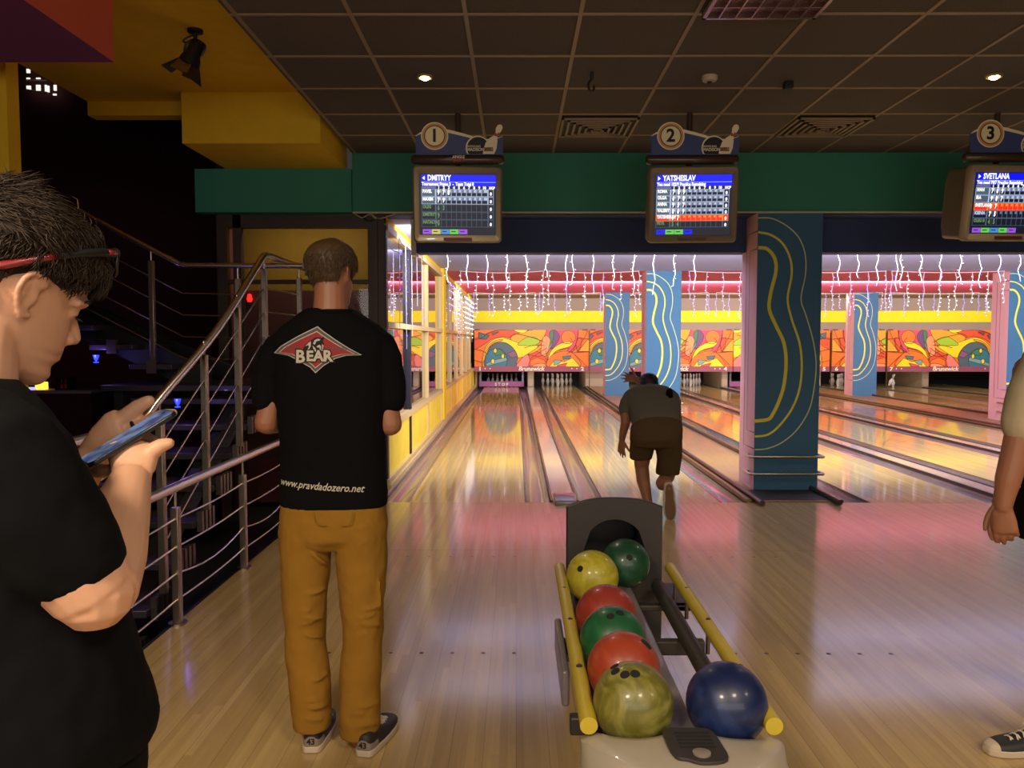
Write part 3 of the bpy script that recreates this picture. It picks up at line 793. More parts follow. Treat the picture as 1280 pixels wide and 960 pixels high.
masking_unit(MX(1040), MX(1107), 487, 916, True, 'patterned panel numbered 6 behind a far blue column', (('6', MX(1046)),))
masking_unit(MX(1109), MX(1252), 0, 916, True, 'orange patterned panel numbered 7 near the right edge', (('7', MX(1114.5)), ('8', MX(1245))), MX(1182), (MX(1124), MX(1235)))
masking_unit(MX(1254), MX(1290), 92, 314, True, 'narrow patterned panel at the right edge of the frame')
b = MB()
for px_ in (736.7, 1038.7, 1108):
    X_ = MX(px_); b.box(X_ - 0.012, X_ + 0.012, MASKY - 0.06, MASKY - 0.035, 0.0, 1.76)
    struct(b.build('trim_7', 'rail_bronze', smooth=0), 'thin upright post between painted panels'); b = MB()
b.bm.free()
# a fallen pin or two lying in the seventh pin deck
copy_thing(pin0, (LX[6] + 0.32, 24.95, 0.06), 'white bowling pin leaning in the pin deck below the 7', 'pins below the panel marked 7').rotation_euler = (0.15, R_(22), 0)
copy_thing(pin0, (LX[6] + 0.52, 25.1, 0.0), 'white bowling pin standing below the lettering of the seventh panel', 'pins below the panel marked 7')

# ================================================================ icicle lights under the lane ceiling
mat('wire_white', (214, 208, 214), 0.5)
glow('led_white', (255, 244, 250), 9.0)
glow('led_blue', (70, 56, 255), 9.0)
glow('led_violet', (170, 130, 255), 8.0)
rnd = random.Random(11)
def string_lights(y, z, x0, x1, step, lo, hi, colour, label, bulb=0.008, sag=0.04, blue=0.3):
    root = thing('icicle_lights', label, 'string lights', ((x0 + x1) / 2, y, z), 'icicle light strings across the lanes')
    n = max(2, int(round((x1 - x0) / step)))
    cab = []
    for k in range(n * 2 + 1):
        t = k / (n * 2); cab.append((x0 + (x1 - x0) * t, y, z - 0.012 - sag * math.sin(PI * t)))
    b = MB(); b.tube(cab, 0.006, 5); b.build('cable', 'wire_white', root, smooth=60)
    if y < 9:
        for xx in (x0, x1):
            h_ = MB(); h_.tube([(xx, 8.485, z - 0.006), (xx, y, z - 0.010)], 0.006, 6); h_.build('cable_clip', 'wire_white', root, smooth=60)
    for k in range(n + 1):
        t = k / n; x = x0 + (x1 - x0) * t; zt = z - 0.012 - sag * math.sin(PI * t); ln = rnd.uniform(lo, hi)
        pts = []; m = 6; ph = rnd.uniform(0, 6)
        for q in range(m + 1): pts.append((x + 0.012 * math.sin(ph + q * 1.7), y + 0.01 * math.cos(ph + q * 2.1), zt - ln * q / m))
        b = MB(); b.m(0).tube(pts, 0.0018 if y < 9 else 0.0030 + y * 0.00022, 4)
        nb = max(4, int(ln / (0.07 if y < 9 else 0.075)))
        col = colour if rnd.random() > blue else 1
        for q in range(nb):
            f = (q + 1) / nb; sidex = rnd.choice((-1, 1)) * 0.018
            b.m(1 if col == 0 else (2 if col == 1 else 3)).ball((x + 0.012 * math.sin(ph + f * m * 1.7) + sidex, y, zt - ln * f), bulb * 0.8, 6)
        b.build('strand', ['wire_white', 'led_white', 'led_blue', 'led_violet'], root, smooth=60)
Yb = 8.80
for i, (xa, xb) in enumerate(((-0.75, 0.55), (0.62, 1.95), (3.1, 4.15), (4.2, 5.7))):
    string_lights(Yb, 2.52, xa, xb, 0.225, 0.30, 0.50, (0, 0, 1, 0)[i], ('white icicle lights hanging left of the second monitor, nearest the beam', 'white icicle lights below the second monitor, nearest the beam', 'violet icicle lights right of the front column, nearest the beam', 'white icicle lights on a drooping cable at upper right')[i], 0.0045, 0.03, (0.25, 0.5, 0.8, 0.25)[i])
for i, (xa, xb) in enumerate(((-1.0, 0.48), (0.58, 2.2), (3.1, 4.6), (4.7, 6.6), (6.7, 8.7))):
    string_lights(14.38, SOFF, xa, xb, 0.30, 0.45, 0.85, (0, 0, 2, 2, 0)[i], 'icicle lights on the lavender ceiling edge, ' + ('over the first lane', 'over the second lane', 'over the third lane', 'over the fourth lane', 'left of the right-hand column')[i], 0.010, 0.03, 0.35)
for i, (xa, xb) in enumerate(((-1.1, 0.5), (0.6, 2.2), (3.1, 5.0), (5.2, 7.2), (7.3, 9.5), (9.7, 12.0), (12.2, 14.4))):
    string_lights(20.9, SOFF, xa, xb, 0.36, 0.35, 0.62, (0, 0, 2, 0, 2, 0, 2)[i], 'small icicle lights on the coral ceiling edge, ' + ('first over the left lanes', 'over the second lane', 'between the near columns', 'left of the front column', 'right of the front column', 'over the panel marked 7', 'at the right edge')[i], 0.013, 0.03, 0.4)
def wall_lights(y0, y1, lab, col, gap=0.3):
    root = thing('icicle_lights', lab, 'string lights', (WALLX + 0.06, y0, 2.6), 'icicle light strings on the glazed wall')
    n = int((y1 - y0) / gap)
    b = MB(); b.tube([(WALLX + 0.06, y0 + (y1 - y0) * k / 6, 2.55 - 0.02 * (k % 2)) for k in range(7)], 0.006, 5); b.build('cable', 'wire_white', root, smooth=60)
    for k in range(n + 1):
        y = y0 + (y1 - y0) * k / n; ln = rnd.uniform(0.5, 1.2); b = MB()
        b.m(0).tube([(WALLX + 0.06, y, 2.55), (WALLX + 0.065, y, 2.55 - ln)], 0.003, 4)
        for q in range(int(ln / 0.12)): b.m(col).ball((WALLX + 0.06 + rnd.uniform(0, .03), y + rnd.uniform(-.03, .03), 2.5 - 0.12 * q), 0.006 if y < 12 else 0.009, 6)
        b.build('strand', ['wire_white', 'led_white', 'led_blue', 'led_violet'], root, smooth=60)
wall_lights(8.4, 10.4, 'blue icicle lights on the nearest bay of the glazed wall', 2, 0.42)
wall_lights(14.6, 17.4, 'violet icicle lights along the middle of the glazed wall', 3)
wall_lights(19.0, 22.8, 'white icicle lights at the far end of the glazed wall', 1, 0.22)
# ================================================================ ceiling fittings
mat('lamp_ring', (200, 180, 140), 0.3, metal=0.6)
glow('halogen', (255, 226, 160), 40.0)
mat('plastic_cream', (196, 180, 150), 0.5)
mat('plastic_black', (22, 21, 22), 0.45)
mat('grille_metal', (176, 150, 150), 0.2, metal=0.9)
for px_, py_, lab in ((531, 94, 'lit recessed ceiling spotlight above the first monitor'), (1243, 93, 'lit recessed ceiling spotlight above the third monitor')):
    p = fl(px_, py_, CEIL); root = thing('downlight', lab, 'ceiling light', p, 'recessed ceiling lights')
    b = MB(); b.lathe([(0.03, CEIL - 0.004), (0.052, CEIL - 0.002), (0.056, CEIL - 0.012), (0.05, CEIL - 0.022), (0.036, CEIL - 0.02), (0.03, CEIL - 0.006)], 24, Matrix.Translation((p.x, p.y, 0))); b.build('trim_ring', 'lamp_ring', root)
    b = MB(); b.ball((p.x, p.y, CEIL - 0.018), 0.03, 12, (1, 1, 0.6)); b.build('bulb', 'halogen', root)
    spot_light('downlight_beam', (p.x, p.y, CEIL - 0.045), 60, WARM, (p.x, p.y - 0.3, 0), 140, 1.0, 0.03)
p = fl(887, 95, CEIL); root = thing('smoke_detector', 'round pale smoke detector on the dark ceiling', 'smoke detector', p)
MB().lathe([(0, CEIL - 0.001), (0.055, CEIL - 0.001), (0.055, CEIL - 0.02), (0.045, CEIL - 0.035), (0, CEIL - 0.04)], 20, Matrix.Translation((p.x, p.y, 0))).build('housing', 'plastic_cream', root)
MB().lathe([(0, CEIL - 0.0405), (0.018, CEIL - 0.0405), (0.014, CEIL - 0.052), (0, CEIL - 0.054)], 12, Matrix.Translation((p.x, p.y, 0))).build('sensor', 'plastic_black', root)
for px_, py_, lab in ((740, 96, 'small dark hook hanging from the ceiling left of the smoke detector'), (985, 108, 'small dark square box on the ceiling right of the smoke detector')):
    p = fl(px_, py_, CEIL - 0.03); root = thing('ceiling_hook' if px_ < 800 else 'ceiling_sensor', lab, 'ceiling hook' if px_ < 800 else 'sensor', (p.x, p.y, CEIL))
    b = MB()
    if px_ < 800:
        b.box(p.x - 0.012, p.x + 0.012, p.y - 0.012, p.y + 0.012, CEIL - 0.05, CEIL - 0.001); b.build('stem', 'plastic_black', root, bevel=0.003)
        b = MB(); b.tube(smooth_path([(p.x, p.y, CEIL - 0.045), (p.x - 0.022, p.y, CEIL - 0.075), (p.x - 0.018, p.y, CEIL - 0.115), (p.x + 0.01, p.y, CEIL - 0.12), (p.x + 0.014, p.y, CEIL - 0.09)]), 0.008, 8); b.build('hook', 'plastic_black', root)
    else:
        b.box(p.x - 0.03, p.x + 0.03, p.y - 0.03, p.y + 0.03, CEIL - 0.05, CEIL - 0.001); b.build('box', 'plastic_black', root, bevel=0.006)
        b = MB(); b.ball((p.x, p.y - 0.03, CEIL - 0.03), 0.01, 8); b.build('lens', 'plastic_black', root)
for (xa, xb, ya, yb, lab) in ((0.372, 1.0, 6.58, 7.17, 'square ceiling air vent left of the second monitor sign'), (2.28, 2.90, 6.58, 7.17, 'square ceiling air vent right of the second monitor sign')):
    root = thing('air_vent', lab, 'air vent', ((xa + xb) / 2, (ya + yb) / 2, CEIL), 'square ceiling air vents')
    MB().box(xa, xb, ya, yb, CEIL - 0.012, CEIL - 0.008).build('backing', 'black_paint', root, smooth=0)
    b = MB(); cx, cy = (xa + xb) / 2, (ya + yb) / 2
    for k in range(6):
        f = 1 - k * 0.165; hx, hy = (xb - xa) / 2 * f, (yb - ya) / 2 * f; w = 0.020; z0 = CEIL - 0.014 - 0.004 * k
        for (u0, u1, v0, v1) in ((cx - hx, cx + hx, cy - hy, cy - hy + w), (cx - hx, cx + hx, cy + hy - w, cy + hy), (cx - hx, cx - hx + w, cy - hy, cy + hy), (cx + hx - w, cx + hx, cy - hy, cy + hy)):
            b.box(u0, u1, v0, v1, z0 - 0.012, z0)
    b.build('slats', 'tbar', root, smooth=0)
root = thing('louvre_light', 'unlit metal louvre light panel at the top edge of the ceiling', 'ceiling light', (1.32, 4.2, CEIL))
xa, xb, ya, yb = 1.02, 1.64, 3.92, 4.50
b = MB(); b.box(xa, xb, ya, ya + 0.02, CEIL - 0.05, CEIL - 0.008); b.box(xa, xb, yb - 0.02, yb, CEIL - 0.05, CEIL - 0.008); b.box(xa, xa + 0.02, ya, yb, CEIL - 0.05, CEIL - 0.008); b.box(xb - 0.02, xb, ya, yb, CEIL - 0.05, CEIL - 0.008); b.build('frame', 'grille_metal', root, smooth=0)
MB().box(xa + .02, xb - .02, ya + .02, yb - .02, CEIL - 0.012, CEIL - 0.009).build('reflector', 'grille_metal', root, smooth=0)
b = MB()
for k in range(1, 7): x = xa + (xb - xa) * k / 7; b.box(x - 0.004, x + 0.004, ya + .02, yb - .02, CEIL - 0.05, CEIL - 0.014)
for k in range(1, 4): y = ya + (yb - ya) * k / 4; b.box(xa + .02, xb - .02, y - 0.004, y + 0.004, CEIL - 0.045, CEIL - 0.014)
b.build('louvre', 'grille_metal', root, smooth=0)

# theatre spotlight on the yellow ceiling
p0 = fl(244, 38, 3.555); YS = p0.y
root = thing('stage_spotlight', 'black stage spotlight with barn doors on the yellow ceiling', 'spotlight', (p0.x, p0.y, 3.56))
b = MB(); b.lathe([(0, -0.001), (0.05, -0.001), (0.05, -0.02), (0.015, -0.028), (0.012, -0.06), (0, -0.06)], 16, Matrix.Translation((p0.x, p0.y, 3.56))); b.build('mount', 'plastic_black', root)
q0, q1 = at(247, 54, YS), at(236, 80, YS); ax = (q1 - q0).normalized(); Mq = ax.to_track_quat('Z', 'Y').to_matrix().to_4x4(); Mq.translation = q0; Ls = (q1 - q0).length
b = MB(); b.lathe([(0, -0.02), (0.03, -0.02), (0.045, 0.0), (0.05, Ls * 0.55), (0.065, Ls * 0.75), (0.072, Ls), (0.06, Ls), (0.05, Ls * 0.8), (0, Ls * 0.75)], 20, Mq); b.build('can', 'plastic_black', root)
b = MB(); b.tube(smooth_path([p0 + Vector((0, 0, -0.055)), q0 + ax * 0.05 + Vector((0.07, 0, 0.03)), q0 + ax * 0.09 + Vector((0.06, 0, 0))]), 0.008, 6); b.tube(smooth_path([p0 + Vector((0, 0, -0.055)), q0 + ax * 0.04 + Vector((-0.06, 0.0, 0.03)), q0 + ax * 0.09 + Vector((-0.055, 0, 0))]), 0.008, 6); b.build('yoke', 'plastic_black', root)
sd = Vector((ax.z, 0, -ax.x)) * -1
for s, L_, nm in ((-1, 0.115, 'barn_door'), (1, 0.105, 'barn_door')):
    e = q1 + sd * s * 0.055; d = (ax + sd * s * (0.75 if s < 0 else 0.45)).normalized()
    b = MB(); n_ = Vector((0, 1, 0))
    v = [e + n_ * 0.05, e - n_ * 0.05, e - n_ * 0.075 + d * L_, e + n_ * 0.075 + d * L_]; th = d.cross(n_) * 0.003
    b.loft([[x - th for x in v], [x + th for x in v]]); b.build(nm, 'plastic_black', root, smooth=0)
for s in (-1, 1):
    e = q1 + Vector((0, s * 0.055, 0)); d = (ax + Vector((0, s * 0.5, 0))).normalized()
    v = [e + sd * 0.045, e - sd * 0.045, e - sd * 0.06 + d * 0.085, e + sd * 0.06 + d * 0.085]; th = d.cross(sd) * 0.003
    b = MB(); b.loft([[x - th for x in v], [x + th for x in v]]); b.build('barn_door', 'steel', root, smooth=0)
b = MB(); b.tube(smooth_path([p0 + Vector((-0.01, 0, -0.03)), at(232, 48, YS), at(229, 52, YS), at(234, 53, YS), at(240, 50, YS), q0 + Vector((-0.02, 0, -0.02))]), 0.006, 6); b.build('power_cord', 'plastic_black', root)

# ================================================================ score monitors and lane number signs
mat('crt_plastic', (146, 126, 96), 0.45, coat=0.15)
mat('crt_label', (96, 40, 36), 0.5)
mat('sign_navy', (66, 78, 132), 0.5)
mat('sign_cream', (255, 240, 200), 0.5)
mat('sign_orange', (226, 160, 90), 0.5)
mat('sign_disc', (255, 240, 190), 0.5)
mat('sign_black', (20, 18, 18), 0.5)
mat('canister', (74, 54, 42), 0.3, coat=0.3)
mat('sign_red', (200, 60, 50), 0.5)
for nm, c, s in (('scr_blue', (14, 26, 255), 0.95), ('scr_navy', (20, 26, 60), 0.8), ('scr_dark', (26, 30, 46), 0.8), ('scr_line', (190, 205, 235), 0.95), ('scr_dim', (84, 104, 124), 0.85), ('scr_white', (255, 255, 255), 1.15), ('scr_violet', (168, 90, 232), 0.9), ('scr_yellow', (214, 206, 110), 0.9),
                 ('scr_cyan', (80, 150, 220), 0.9), ('scr_green', (110, 216, 90), 0.9), ('scr_red', (255, 50, 40), 1.0), ('scr_orange', (255, 150, 40), 1.0), ('scr_greenish', (110, 150, 100), 0.8), ('scr_row', (120, 128, 160), 0.85)):
    glow(nm, c, s)
SCRM = ['scr_dark', 'scr_blue', 'scr_line', 'scr_dim', 'scr_white', 'scr_violet', 'scr_yellow', 'scr_cyan', 'scr_green', 'scr_red', 'scr_orange', 'scr_greenish', 'scr_row', 'scr_navy']
SI = {n[4:]: i for i, n in enumerate(SCRM)}
def monitor(n, cx_px, cy_px, yaw, name, sub, rows, tabs, arrow, label, signlabel, Yf=6.3):
    c = at(cx_px, cy_px, Yf)
    T = Matrix.Translation(c) @ Matrix.Rotation(yaw, 4, 'Z') @ Matrix.Rotation(R_(8), 4, 'X')
    root = thing('score_monitor', label, 'monitor', c, 'overhead score monitors')
    W, H = 0.345, 0.292
    def rr(w, h, r, y, n=5):
        out = []
        for (sx, sz, a0) in ((1, 1, 0), (-1, 1, 90), (-1, -1, 180), (1, -1, 270)):
            for k in range(n + 1):
                a = R_(a0 + 90 * k / n); out.append(T @ Vector((sx * (w - r) + r * math.cos(a), y, sz * (h - r) + r * math.sin(a))))
        return out
    w2, h2 = 0.298, 0.232; oz = -0.006
    b = MB()
    b.loft([rr(w2, h2, 0.012, 0.022), rr(w2 + 0.006, h2 + 0.006, 0.014, 0.004), rr(W - 0.012, H - 0.012, 0.03, -0.012), rr(W, H, 0.035, 0.004), rr(W, H, 0.035, 0.07), rr(W - 0.012, H - 0.012, 0.03, 0.08), rr(W - 0.018, H - 0.015, 0.03, 0.34), rr(W - 0.09, H - 0.07, 0.05, 0.50)], cap=False)
    b._f(list(reversed([b.bm.verts.new(v) for v in rr(W - 0.09, H - 0.07, 0.05, 0.50)])))
    b.build('housing', 'crt_plastic', root, smooth=50)
    # picture tube face with the score sheet
    L = [0]
    def q(u0, u1, v0, v1, m, lay):
        y = 0.02 - 0.0006 * lay
        p = [T @ Vector((-w2 + 2 * w2 * u, y, h2 - 2 * h2 * v)) for u, v in ((u0, v1), (u1, v1), (u1, v0), (u0, v0))]
        b.m(SI[m]).mesh(p, [(0, 1, 2, 3)])
    b = MB()
    q(0, 1, 0, 1, 'dark', 0)
    q(0.03, 1, 0.01, 0.20, 'blue', 1); q(0.03, 1, 0.125, 0.132, 'line', 2)
    def TX(s, u, v, size, m='white', al='LEFT', wd=0.9, bold=0.002):
        M = T @ face_matrix((-w2 + 2 * w2 * u, 0.017, h2 - 2 * h2 * v), (1, 0, 0), (0, 0, 1)); b.m(SI[m]).text(s, M, size, bold, al, width=wd, res=2)
    # arrow
    s = -1 if arrow == 'L' else 1
    p = [T @ Vector((-w2 + 2 * w2 * u, 0.017, h2 - 2 * h2 * v)) for u, v in ((0.06 - s * 0.015, 0.03), (0.06 - s * 0.015, 0.10), (0.06 + s * 0.02, 0.065))]
    b.m(SI['white']).mesh(p, [(0, 1, 2)])
    TX(name, 0.11, 0.065, 0.058, wd=0.74, bold=0.0022); TX(sub, 0.035, 0.163, 0.036, wd=0.72)
    q(0.03, 0.22, 0.205, 0.235, 'row', 1)
    for k in range(10): TX(str(k + 1), 0.255 + 0.066 * k, 0.222, 0.030, 'white', 'CENTER')
    TX('HCP', 0.95, 0.222, 0.026, 'white', 'CENTER')
    y0 = 0.245; hh = (0.875 - y0) / len(rows)
    for r, (pl, st, marks) in enumerate(rows):
        v0 = y0 + hh * r; v1 = v0 + hh * 0.95
        line = {'hi': 'line', 'lo': 'dim', 'red': 'orange', 'mid': 'row'}[st]; fill = {'hi': 'row', 'lo': 'dark', 'red': 'red', 'mid': 'navy'}[st]
        q(0.03, 0.97, v0, v1, line, 1); q(0.035, 0.205, v0 + 0.006, v1 - 0.006, fill if st != 'hi' else 'dim', 2)
        TX(pl, 0.045, v0 + hh * 0.3, 0.034, 'white' if st in ('hi', 'red') else ('greenish' if st == 'lo' else 'line'), wd=0.75)
        for k in range(10):
            u = 0.222 + 0.066 * k; u1 = u + (0.061 if k < 9 else 0.075)
            q(u, u1, v0 + 0.006, v1 - 0.006, fill, 2); q(u + 0.004, u1 - 0.004, v0 + hh * 0.48, v1 - 0.01, 'dark' if st != 'red' else 'red', 3)
            q(u + 0.030, u1 - 0.004, v0 + 0.010, v0 + hh * 0.42, line if st != 'lo' else 'dark', 3)
        q(0.905, 0.965, v0 + 0.006, v1 - 0.006, 'navy' if st != 'red' else 'red', 2)
        for k, mk in enumerate(marks): TX(mk, 0.25 + 0.066 * k, v0 + hh * 0.45, 0.050, 'white' if st != 'lo' else 'greenish', 'CENTER', 0.6, 0.003)
        TX('0', 0.935, v0 + hh * 0.6, 0.034, 'white', 'CENTER')
    for k, col in enumerate(tabs): q(0.04 + 0.118 * k, 0.04 + 0.118 * (k + 1) - 0.004, 0.905, 0.985, col, 1); q(0.06 + 0.118 * k, 0.118 * (k + 1), 0.935, 0.95, 'navy', 2)
    b.build('screen', SCRM, root, smooth=0, recalc=False)
    b = MB(); M = T @ face_matrix((0, -0.0125, -H + 0.030), (1, 0, 0), (0, 0, 1)); b.prism([(-0.11, -0.011), (0.11, -0.011), (0.11, 0.011), (-0.11, 0.011)], M, 0.004); b.build('badge', 'crt_label', root, smooth=0)
    b = MB(); top = T @ Vector((0, 0.25, H)); b.tube([top + Vector((0, 0, -0.03)), (top.x, top.y, CEIL)], 0.024, 12); b.build('hanging_pole', 'canister', root, smooth=60)
    # ---- sign above it
    S = 0.0063 / 10.24 * 10.24          # one photograph pixel at this distance, in metres
    cs = at(cx_px + 1.5, 199 if n < 3 else 196, Yf - 0.02)
    root = thing('lane_number_sign', signlabel, 'lane sign', cs, 'lane number signs over the monitors')
    k_ = Yf / 1000 / 10.24
    def U(x, y): return ((x - 645) * k_, (500 - y) * k_)
    M0 = face_matrix((cs.x, cs.y, cs.z), (1, 0, 0), (0, 0, 1))
    def lay(i): return M0 @ Matrix.Translation((0, 0, 0.001 * i + 0.012))
    b = MB(); R0 = 0.037
    xa_, xb_ = (40 - 645) * k_, (1215 - 645) * k_
    prof = [(0.0, xa_), (0.024, xa_ + 0.002), (R0, xa_ + 0.02), (R0, xb_ - 0.02), (0.024, xb_ - 0.002), (0.0, xb_)]
    MT = Matrix.Translation((cs.x, cs.y + 0.02, cs.z)) @ Matrix.Rotation(R_(90), 4, 'Y')
    b.lathe(prof, 20, MT); b.build('canister_bar', 'canister', root, smooth=50)
    out = [(105, 450), (1200, 450), (1200, 225)] + [(x, y) for x, y in ((1120, 248), (1000, 255), (900, 235), (800, 225), (650, 185), (500, 140), (420, 70), (345, 50), (270, 70), (190, 160), (105, 215))]
    b = MB(); b.prism([U(x, y) for x, y in out], M0, 0.012); b.build('board', 'sign_navy', root, smooth=0)
    b = MB()
    b.m(0).ribbon([U(x, y) for x, y in ((105, 218), (150, 190), (200, 168))], [0.004, 0.012, 0.016], lay(0.5)); b.ribbon([U(x, y) for x, y in ((480, 150), (560, 168), (700, 202), (820, 236), (920, 262), (1040, 262), (1130, 246), (1197, 222))], [0.024, 0.024, 0.022, 0.018, 0.012, 0.008, 0.006, 0.003], lay(0.5))
    def disc(cx, cy, r, i, m, clip=None):
        pts = [(cx + r * math.cos(2 * PI * a / 40), cy + r * math.sin(2 * PI * a / 40)) for a in range(40)]
        if clip: pts = [(x, min(y, clip)) for x, y in pts]
        b.m(m).poly([lay(i) @ Vector((*U(x, y), 0)) for x, y in pts])
    disc(885, 365, 152, 1, 0, 440); disc(888, 368, 138, 2, 1, 440)
    pin = [(948, 440), (956, 380), (985, 300), (1040, 240), (1090, 210), (1108, 170), (1112, 120), (1135, 85), (1165, 75), (1192, 90), (1197, 125), (1180, 160), (1150, 200), (1132, 230), (1132, 290), (1122, 370), (1092, 440)]
    b.m(0).poly([lay(3) @ Vector((*U(x, y), 0)) for x, y in pin])
    b.m(2).poly([lay(4) @ Vector((*U(x, y), 0)) for x, y in [(1092, 205), (1104, 172), (1130, 200), (1135, 175), (1165, 185), (1148, 205), (1130, 225), (1100, 222)]])
    b.m(1).poly([lay(4) @ Vector((*U(x, y), 0)) for x, y in [(965, 360), (1078, 360), (1078, 408), (965, 408)]])
    b.m(0).text('MADISON', lay(5) @ Matrix.Translation((*U(860, 388), 0)), 0.034, 0.0008, width=0.85); b.text('BOWLING', lay(5) @ Matrix.Translation((*U(838, 348), 0)), 0.022, 0.0004)
    b.m(3).text('CLUB', lay(5) @ Matrix.Translation((*U(1022, 386), 0)), 0.032, 0.0006, width=0.85)
    b.build('emblem', ['sign_cream', 'sign_black', 'sign_red', 'sign_orange'], root, smooth=0, recalc=False)
    b = MB(); disc(345, 220, 172, 6, 0); disc(345, 220, 158, 7, 1); disc(345, 220, 132, 8, 2); disc(345, 220, 120, 9, 3)
    b.build('number_disc', ['sign_cream', 'sign_orange', 'crt_label', 'sign_disc'], root, smooth=0, recalc=False)
    b = MB(); b.text(str(n), lay(11) @ Matrix.Translation((*U(343, 222), 0)), 0.135, 0.004); b.build('number', 'sign_black', root, smooth=0)
    if n == 1:
        b = MB(); M2 = front(cs.x, cs.y - 0.0205, cs.z); b.m(0).text('ANGLE', M2 @ Matrix.Translation((0.0, 0.013, 0)), 0.030, 0.001); b.m(1).text('SHOT!', M2 @ Matrix.Translation((0.0, -0.014, 0)), 0.030, 0.001)
        b.build('lettering', ['sign_cream', 'sign_red'], root, smooth=0)
ROW1 = [('PAVEL', 'hi', ('9', '7', '8')), ('MAXIM', 'hi', ('7', '9')), ('OLEG', 'lo', ('6', '3')), ('DMITRYY', 'lo', ('9',)), ('NATALYA', 'lo', ('5',))]
ROW2 = [('ROMA', 'hi', ('7', '8', '9')), ('OLGA', 'hi', ('6', '7', '8')), ('ANNA', 'hi', ('9', '5', '7')), ('VALERIY', 'hi', ('8', '6', '9')), ('YATSHESLAV', 'red', ('9', '7')), ('PETR', 'lo', ('5', '4'))]
ROW3 = [('IVAN', 'hi', ('7', '6', '9')), ('IRA', 'hi', ('9', '8', '7')), ('SVETLANA', 'red', ('8', '7')), ('KSENIA', 'mid', ('7', '5')), ('OLEG B', 'lo', ('4', '5'))]
monitor(1, 572, 256, R_(3), 'DMITRYY', 'Tournament Frame 3  -  Team Total 0', ROW1, ('violet', 'yellow', 'cyan', 'green', 'violet'), 'L', 'score monitor with blue header under the number 1 sign', 'lane sign with a round number 1')
monitor(2, 866, 256, R_(-3), 'YATSHESLAV', 'You need 102/9 Practice Remaining', ROW2, ('blue', 'green', 'green', 'blue'), 'R', 'score monitor with a red row under the number 2 sign', 'lane sign with a round number 2')
monitor(3, 1264, 254, R_(2), 'SVETLANA', 'You need 99/7 Practice Remaining', ROW3, ('violet', 'green', 'cyan', 'green', 'violet'), 'R', 'score monitor cut by the right edge under the number 3 sign', 'lane sign with a round number 3')

# ================================================================ stairs and railings
mat('tread_dark', (54, 44, 52), 0.4, coat=0.15, noise_amt=0.2)
mat('bracket_steel', (120, 108, 100), 0.35, metal=0.9)
glow('blue_lamp', (24, 40, 255), 5.0, True)
glow('red_lamp', (255, 30, 24), 6.0)
def zf(y): return 0.07 + 0.52 * (y - 4.43)
LANDZ = 1.13
for nm, lab in (('lower', 'dark open-tread staircase rising beside the floor edge to the landing'), ('upper', 'dark open-tread staircase rising left from the landing')):
    root = thing('staircase', lab, 'stairs', (-2.5, 4.2 if nm == 'lower' else 7.0, -0.35), 'open stairs')
    if nm == 'lower':
        for k in range(8):
            y0 = 3.98 + 0.33 * k; z = -0.16 + 0.17 * k
            b = MB(); b.box(-3.05, -2.03, y0, y0 + 0.36, z - 0.045, z); b.build('tread', 'tread_dark', root, bevel=0.006)
            b = MB()
            for dy in (0.05, 0.11, 0.17, 0.23): b.box(-2.03, -1.995, y0 + dy, y0 + dy + 0.035, z - 0.075 + 0.01 * dy, z + 0.055)
            b.build('bracket', 'bracket_steel', root, smooth=0)
        for xx in (-2.25, -2.85):
            b = MB(); prof = [(3.95, -0.35), (4.2, -0.35), (6.5, 0.86), (6.5, 1.075), (6.35, 1.0), (3.95, -0.24)]
            b.prism([(y, z - 0.0) for y, z in prof], face_matrix((xx + 0.03, 0, 0), (0, 1, 0), (0, 0, 1)), -0.06); b.build('stringer', 'black_paint', root, smooth=0)
        b = MB(); b.box(-3.35, -1.90, 6.42, 7.70, LANDZ - 0.05, LANDZ); b.build('landing', 'tread_dark', root, bevel=0.006)
        for xx, yy in ((-3.25, 6.55), (-3.25, 7.6), (-1.98, 7.6)):
            b = MB(); b.box(xx - 0.04, xx + 0.04, yy - 0.04, yy + 0.04, -0.35, LANDZ - 0.05); b.build('support_post', 'black_paint', root, smooth=0)
    else:
        for j in range(1, 11):
            z = LANDZ + 0.163 * j; x1 = -2.52 - 0.325 * j
            b = MB(); b.box(x1 - 0.36, x1, 6.60, 7.62, z - 0.045, z); b.build('tread', 'tread_dark', root, bevel=0.006)
            b = MB(); b.box(x1 - 0.20, x1 - 0.12, 6.57, 6.60, z - 0.075, z + 0.04); b.build('bracket', 'bracket_steel', root, smooth=0)
        for yy in (6.85, 7.40):
            b = MB(); prof = [(-2.62, LANDZ), (-2.9, LANDZ), (-6.2, LANDZ + 1.52), (-6.2, LANDZ + 1.66), (-2.62, LANDZ + 0.12)]
            b.prism([(x, z) for x, z in prof], face_matrix((0, yy + 0.03, 0), (1, 0, 0), (0, 0, 1)), 0.06); b.build('stringer', 'black_paint', root, smooth=0)

